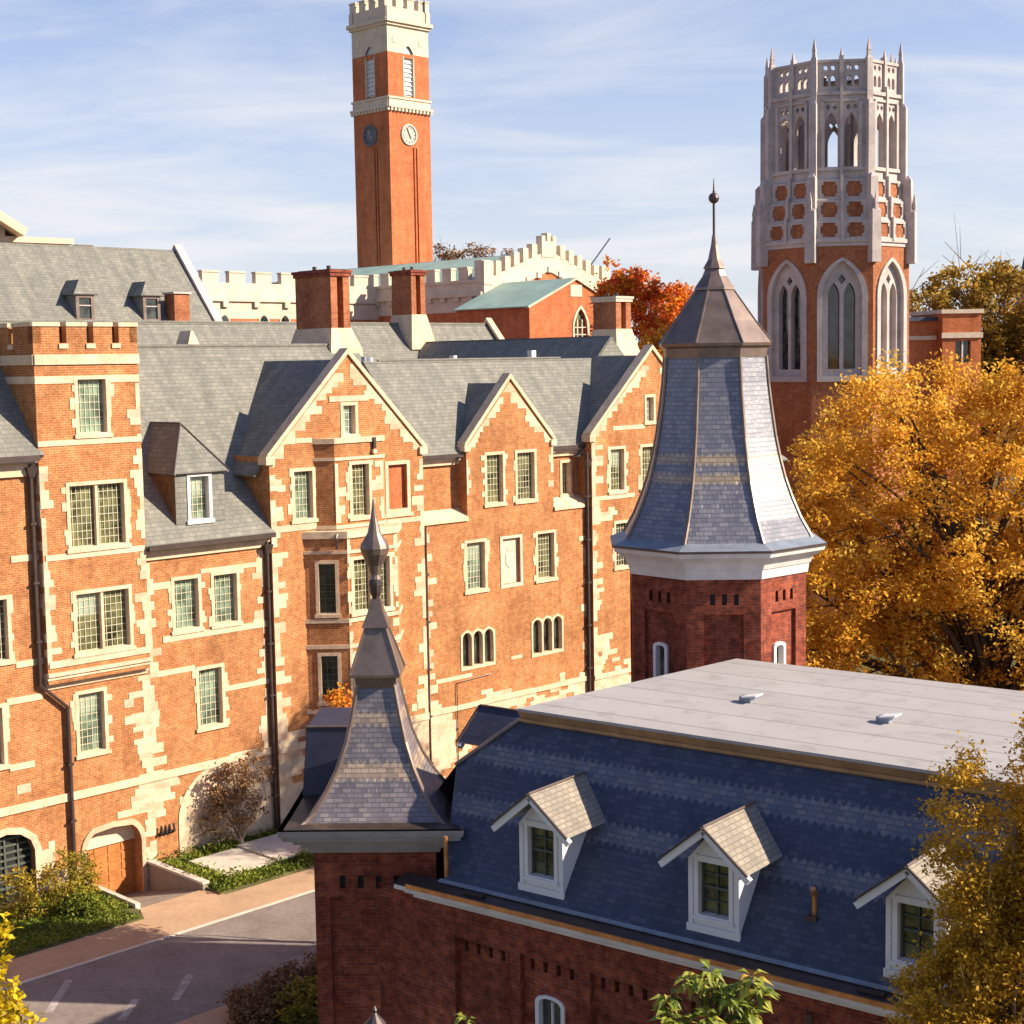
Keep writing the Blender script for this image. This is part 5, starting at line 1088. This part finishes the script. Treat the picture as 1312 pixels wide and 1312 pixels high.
def whorl_tree(name, label, base, tips, seed, nl=17, L=.21):
    r = np.random.default_rng(seed); root = thing(name, label, 'sapling', base); mb = MB().use('bark'); lv = []
    top = max(t[2] for t in tips)
    mb.tube([(0, 0, 0), (.05, 0, top * .5), (.0, 0, top * .93)], [.06, .04, .02], 6)
    me_v, me_f, tint = [], [], []
    for t in tips:
        t = V(t); mb.tube([V((0, 0, t.z - .55 - .2 * r.random())), t * 1.0 + V((0, 0, -.25)) - V((t.x, t.y, 0)) * .4, t], [.018, .012, .006], 5)
        for k in range(nl):
            a = 2 * math.pi * k / nl + r.uniform(-.3, .3); el = r.uniform(-.75, .55); d = V((math.cos(a) * math.cos(el), math.sin(a) * math.cos(el), math.sin(el))); sd_ = d.cross(V((0, 0, 1))).normalized(); le = L * r.uniform(.6, 1.2); wd = le * .24
            up_ = sd_.cross(d); i = len(me_v); o = t + d * .02 - V((0, 0, r.uniform(0, .12)))
            me_v += [o, o + d * le * .45 + sd_ * wd + up_ * .02, o + d * le - V((0, 0, le * .28)), o + d * le * .45 - sd_ * wd + up_ * .02, o + d * le * .5 - up_ * .0]
            me_f += [(i, i + 1, i + 4), (i + 1, i + 2, i + 4), (i + 2, i + 3, i + 4), (i + 3, i, i + 4)]; tt = r.beta(2, 2.2); tint += [tt + r.normal() * .05] * 4
    me = bpy.data.meshes.new('crown'); me.from_pydata([tuple(v) for v in me_v], [], me_f); me.materials.append(M['lf_lime'])
    me.attributes.new('tint', 'FLOAT', 'FACE').data.foreach_set('value', np.clip(tint, 0, 1).astype(np.float32)); o = bpy.data.objects.new('crown', me); COL.objects.link(o); o.parent = root
    mb.build('trunk', root); return root
rs = np.random.default_rng(5)
tips = [(-.52, 0, 10.55), (-.28, .1, 10.72), (-.42, -.1, 10.3), (-.05, 0, 10.82), (.2, .1, 10.62), (.42, -.05, 10.78), (.55, .1, 10.55), (-.12, -.2, 10.42), (.12, -.1, 10.2), (-.3, 0, 10.05), (.35, 0, 10.35), (.0, .2, 10.6), (-.18, .1, 9.8), (.2, -.1, 9.75), (.75, .05, 10.0), (.62, 0, 9.8), (-.5, .1, 9.6), (.45, 0, 9.4)]
whorl_tree('large_leaved_sapling', 'young tree with large yellow green leaves under the mansard gutter', (2.24, 17.4, GZ), [(x, y, z + .12) for x, y, z in tips] + [(x * .9 + rs.normal() * .12, y + rs.normal() * .12, z + rs.normal() * .12) for x, y, z in tips], 3)
whorl_tree('small_sapling', 'tip of a small green sapling against the dark brick wall', (-.70, 19.3, GZ), [(0, 0, 9.62), (.08, .1, 9.4), (-.1, 0, 9.35), (.12, -.1, 9.1)], 4, 9, .2)
tree('red_maple', 'red and orange maple crown beyond the low brick gable', 'tree', (8.6, 110, GZ), [(0, 0, 20.6, 2.8, 3, 3.9), (-1.0, 0, 23.0, 1.8, 2, 1.9), (0, 0, 15, 3.6, 3, 4)], 420, 40, .5, .34, 'lf_red', 21, .4, 30, group='red maples behind the hall', tbias=-.06)
tree('red_maple', 'orange maple crown between the red maple and the copper turret cap', 'tree', (12.4, 113, GZ), [(0, 0, 19.6, 2.8, 3, 3.9), (.6, 0, 15, 3.6, 3, 4)], 420, 40, .5, .34, 'lf_red', 22, .4, 30, group='red maples behind the hall', tbias=.08)
tree('maple', 'golden orange lower maple behind the pale capped chimney', 'tree', (10.2, 101, GZ), [(0, 0, 16.6, 2.9, 3, 3.4)], 300, 36, .5, .34, 'lf_red', 23, .4, 20, tbias=.36)
for i, (dx, h, w_) in enumerate(((-3.2, 33.2, 2.3), (.6, 33.6, 2.6), (3.9, 33.0, 2.2))):
    tree('distant_tree', ('thin brown tree just right of the clock tower shaft', 'middle thin brown tree above the green copper roof', 'rightmost thin brown tree above the green copper roof')[i], 'tree', (-4.8 + dx, 202 + i, GZ), [(0, 0, h - 2.2, w_, 2, 1.9), (0, 0, h - 6, w_ * .6, 2, 2.4)], 70, 22, .6, .42, 'lf_brown', 31 + i, .4, 30, group='thin brown trees by the clock tower', tbias=.1)
for i, (x, y, h, w_, mk, tb_) in enumerate(((33.5, 132, 23.5, 5.2, 'lf_far', 0), (41.0, 135, 26.0, 6.2, 'lf_far', .05), (48.5, 131, 23.8, 5.6, 'lf_far', .12), (29.0, 140, 19, 5, 'lf_far', .0), (56, 140, 25, 6, 'lf_far', .1))):
    tree('oak_tree', ('olive brown oak close to the right side of the gothic tower', 'tall rounded olive oak above the small brick block', 'olive yellow oak at the right edge behind the yellow tree', 'low oak half hidden behind the gothic tower', 'far oak beyond the right edge oak')[i], 'tree', (x, y, GZ), [(0, 0, h - 4.6, w_, 5, 4.6), (-w_ * .4, -1, h - 9, w_ * .8, 4, 4.5), (w_ * .4, 0, h - 9.5, w_ * .8, 4, 5)], 420, 42, .75, .46, mk, 41 + i, .5, 34, group='olive oaks beyond the gothic tower', tbias=tb_)
def bare(name, label, base, h, seed):
    r = np.random.default_rng(seed); root = thing(name, label, 'tree', base); mb = MB().use('barkg'); mb.tube([(0, 0, 0), (0, 0, h * .75)], [.4, .2], 6)
    for k in range(46):
        a = r.uniform(0, 6.28); z0 = h * r.uniform(.45, .75); L = h * r.uniform(.1, .26); d = V((math.cos(a) * .75, math.sin(a) * .75, r.uniform(.5, 1.1))); m_ = V((0, 0, z0)) + d * L * .5; e = m_ + d * L * .5 + V(tuple(r.normal(size=3) * .4)); mb.tube([(0, 0, z0), m_, e], [.12, .07, .03], 4)
        for j in range(4): mb.tube([m_.lerp(e, j / 4), m_.lerp(e, j / 4) + V(tuple(r.normal(size=3))) * L * .25 + V((0, 0, L * .15))], [.045, .015], 3)
    mb.build('trunk', root)
bare('bare_tree', 'leafless grey tree top rising behind the olive oaks', (50.5, 160, GZ), 31.5, 3); bare('bare_tree', 'leafless tree close to the right shoulder of the gothic tower', (36.5, 150, GZ), 26.5, 4)
tree('orange_sapling', 'slender orange leaved tree behind the front turret spire', 'tree', (-5.35, 47.2, GZ), [(0, 0, 6.9, .65, .7, 1.2), (.35, 0, 5.2, 1.0, 1, 1.3), (-.1, 0, 8.0, .3, .3, .55)], 170, 26, .26, .16, 'lf_red', 51, .1, 26, tbias=.22)
tree('crape_myrtle', 'small brown leaved tree with pale trunk against the stone arch', 'tree', tuple(hw(5.1, -.9, GZ)), [(-.5, 0, 2.6, .85, .7, .9), (.35, 0, 3.2, .8, .6, .9), (-.2, 0, 1.8, 1.25, .7, .8), (-.7, -.1, 1.2, .9, .5, .6)], 170, 16, .22, .13, 'lf_brown', 52, .10, 30, bark='barkg', ttop=.4, gap=.35)
for i, (u, b, h, w_, mk, lb) in enumerate(((-2.9, -2.0, 2.1, .75, 'lf_shrub', 'tall yellowing shrub on the lawn left of the garage door'), (-1.6, -1.0, 1.6, .5, 'lf_shrub', 'loose golden shrub closest to the garage door'), (-4.2, -1.7, 1.7, .65, 'lf_shrub', 'shrub in front of the dark arched gate'), (-2.6, -2.7, .8, .6, 'lf_green', 'low dark green shrub near the lawn edge'))):
    tree('shrub', lb, 'shrub', tuple(hw(u, b, GZ + .05)), [(0, 0, h * .55, w_, w_, h * .5), (w_ * .4, .1, h * .35, w_ * .7, w_ * .7, h * .35)], 75, 20, .2, .12, mk, 61 + i, .04, 16, group='shrubs on the lawn', gap=.35)
for i, (u, b, h, w_, lb) in enumerate(((-3.4, -13.6, .8, 1.0, 'brown tipped bush farthest left along the near pavement'), (-1.9, -13.4, .9, 1.1, 'pale brown bush in the middle of the row by the turret'), (-.3, -13.3, .95, 1.1, 'brown flowering bush next to the front turret wall'), (-2.4, -14.9, 1.0, 1.3, 'dark bush at the bottom edge below the brown bushes'), (-.4, -14.6, 1.1, 1.3, 'dark green bush at the foot of the front turret'))):
    tree('bush', lb, 'bush', tuple(hw(u, b, GZ)), [(0, 0, h * .5, w_, w_, h * .5)], 120, 24, .2, .12, 'lf_brown' if i < 3 else 'lf_shrub', 71 + i, .04, 12, group='bushes by the near pavement', gap=.1)
tree('roadside_bush', 'small olive bush against the front turret beside the road', 'bush', tuple(hw(2.0, -11.6, GZ)), [(0, 0, .35, .5, .5, .35)], 50, 22, .18, .12, 'lf_shrub', 79, .04, 8)
# ground cover: grass on the lawn, hedge cover on the planting bed
def cover(name, area, n, h, size, mkey, seed, skip=()):
    r = np.random.default_rng(seed); u0, u1, b0, b1 = area; u = r.uniform(u0, u1, n); b = r.uniform(b0, b1, n); ok = np.ones(n, bool)
    for (x0, x1, y0, y1) in skip: ok &= ~((u > x0) & (u < x1) & (b > y0) & (b < y1))
    u, b = u[ok], b[ok]; nv = np.array([noise.noise(V((x * .9, y * .9, seed))) for x, y in zip(u, b)]); z = GZ + .05 + np.abs(r.normal(0, h, len(u))) * (1 + nv)
    P = np.array([tuple(hw(x, y, zz)) for x, y, zz in zip(u, b, z)])
    o = leaf_mesh(name, mkey, P, .5 + nv * .5 + r.normal(0, .15, len(u)), size, 2., None, seed); tag(o, kind='stuff'); return o
cover('grass', (-9, -1.0, -4.35, -.05), 14000, .05, .13, 'lf_green', 81, [(-1.35, -.9, -4.5, -3.3)])
SL = [(2.75, 4.75, -3.3, -1.05), (4.9, 6.85, -3.35, -.95)]
cover('ground_cover', (1.8, 9.0, -4.3, -.05), 15000, .16, .15, 'lf_green', 82, [(a - .05, b + .05, c, d) for a, b, c, d in SL])
for i, (a, b, c, d) in enumerate(SL):
    m = MB().use('concrete'); m.box(a, b, c, d, GZ - .05, GZ + .16 + .06 * i); m.use('curb').box(a - .06, b + .06, c - .06, d + .06, GZ + .16 + .06 * i, GZ + .24 + .06 * i); m.use('concrete')
    o = m.build('concrete_slab'); o.location = HO; o.rotation_euler = (0, 0, HA); tag(o, ('flat concrete slab in the planting nearer the garage door', 'raised concrete slab in the planting nearer the small tree')[i], 'slab', 'concrete slabs in the planting bed')
m = MB().use('concrete'); m.box(1.6, 1.8, -3.5, 0, -1.2, GZ + .22); m.use('curb').box(1.56, 1.84, -3.55, .0, GZ + .22, GZ + .3); o = m.build('retaining_wall'); o.location = HO; o.rotation_euler = (0, 0, HA); tag(o, 'low concrete retaining wall right of the sunken garage door', 'wall')
m = MB().use('curb'); m.box(-1.03, -.85, -3.45, 0, -1.2, GZ + .2); o = m.build('kerb_wall'); o.location = HO; o.rotation_euler = (0, 0, HA); tag(o, 'pale kerb wall between the lawn and the garage ramp', 'wall')
lp = thing('street_lamp', 'grey capped lamp post top in front of the front turret', 'lamp', (-2.25, 23.2, GZ)); m = MB().use('metal'); m.tube([(0, 0, 0), (0, 0, 7.3)], [.09, .06], 10); m.build('post', lp)
m = MB().use('metal'); m.loft([(7.3, .08), (7.4, .14), (7.75, .15), (7.8, .19), (7.86, .16), (7.98, .05), (8.02, .03), (8.06, .045), (8.12, .012)], 10); m.build('lantern', lp)
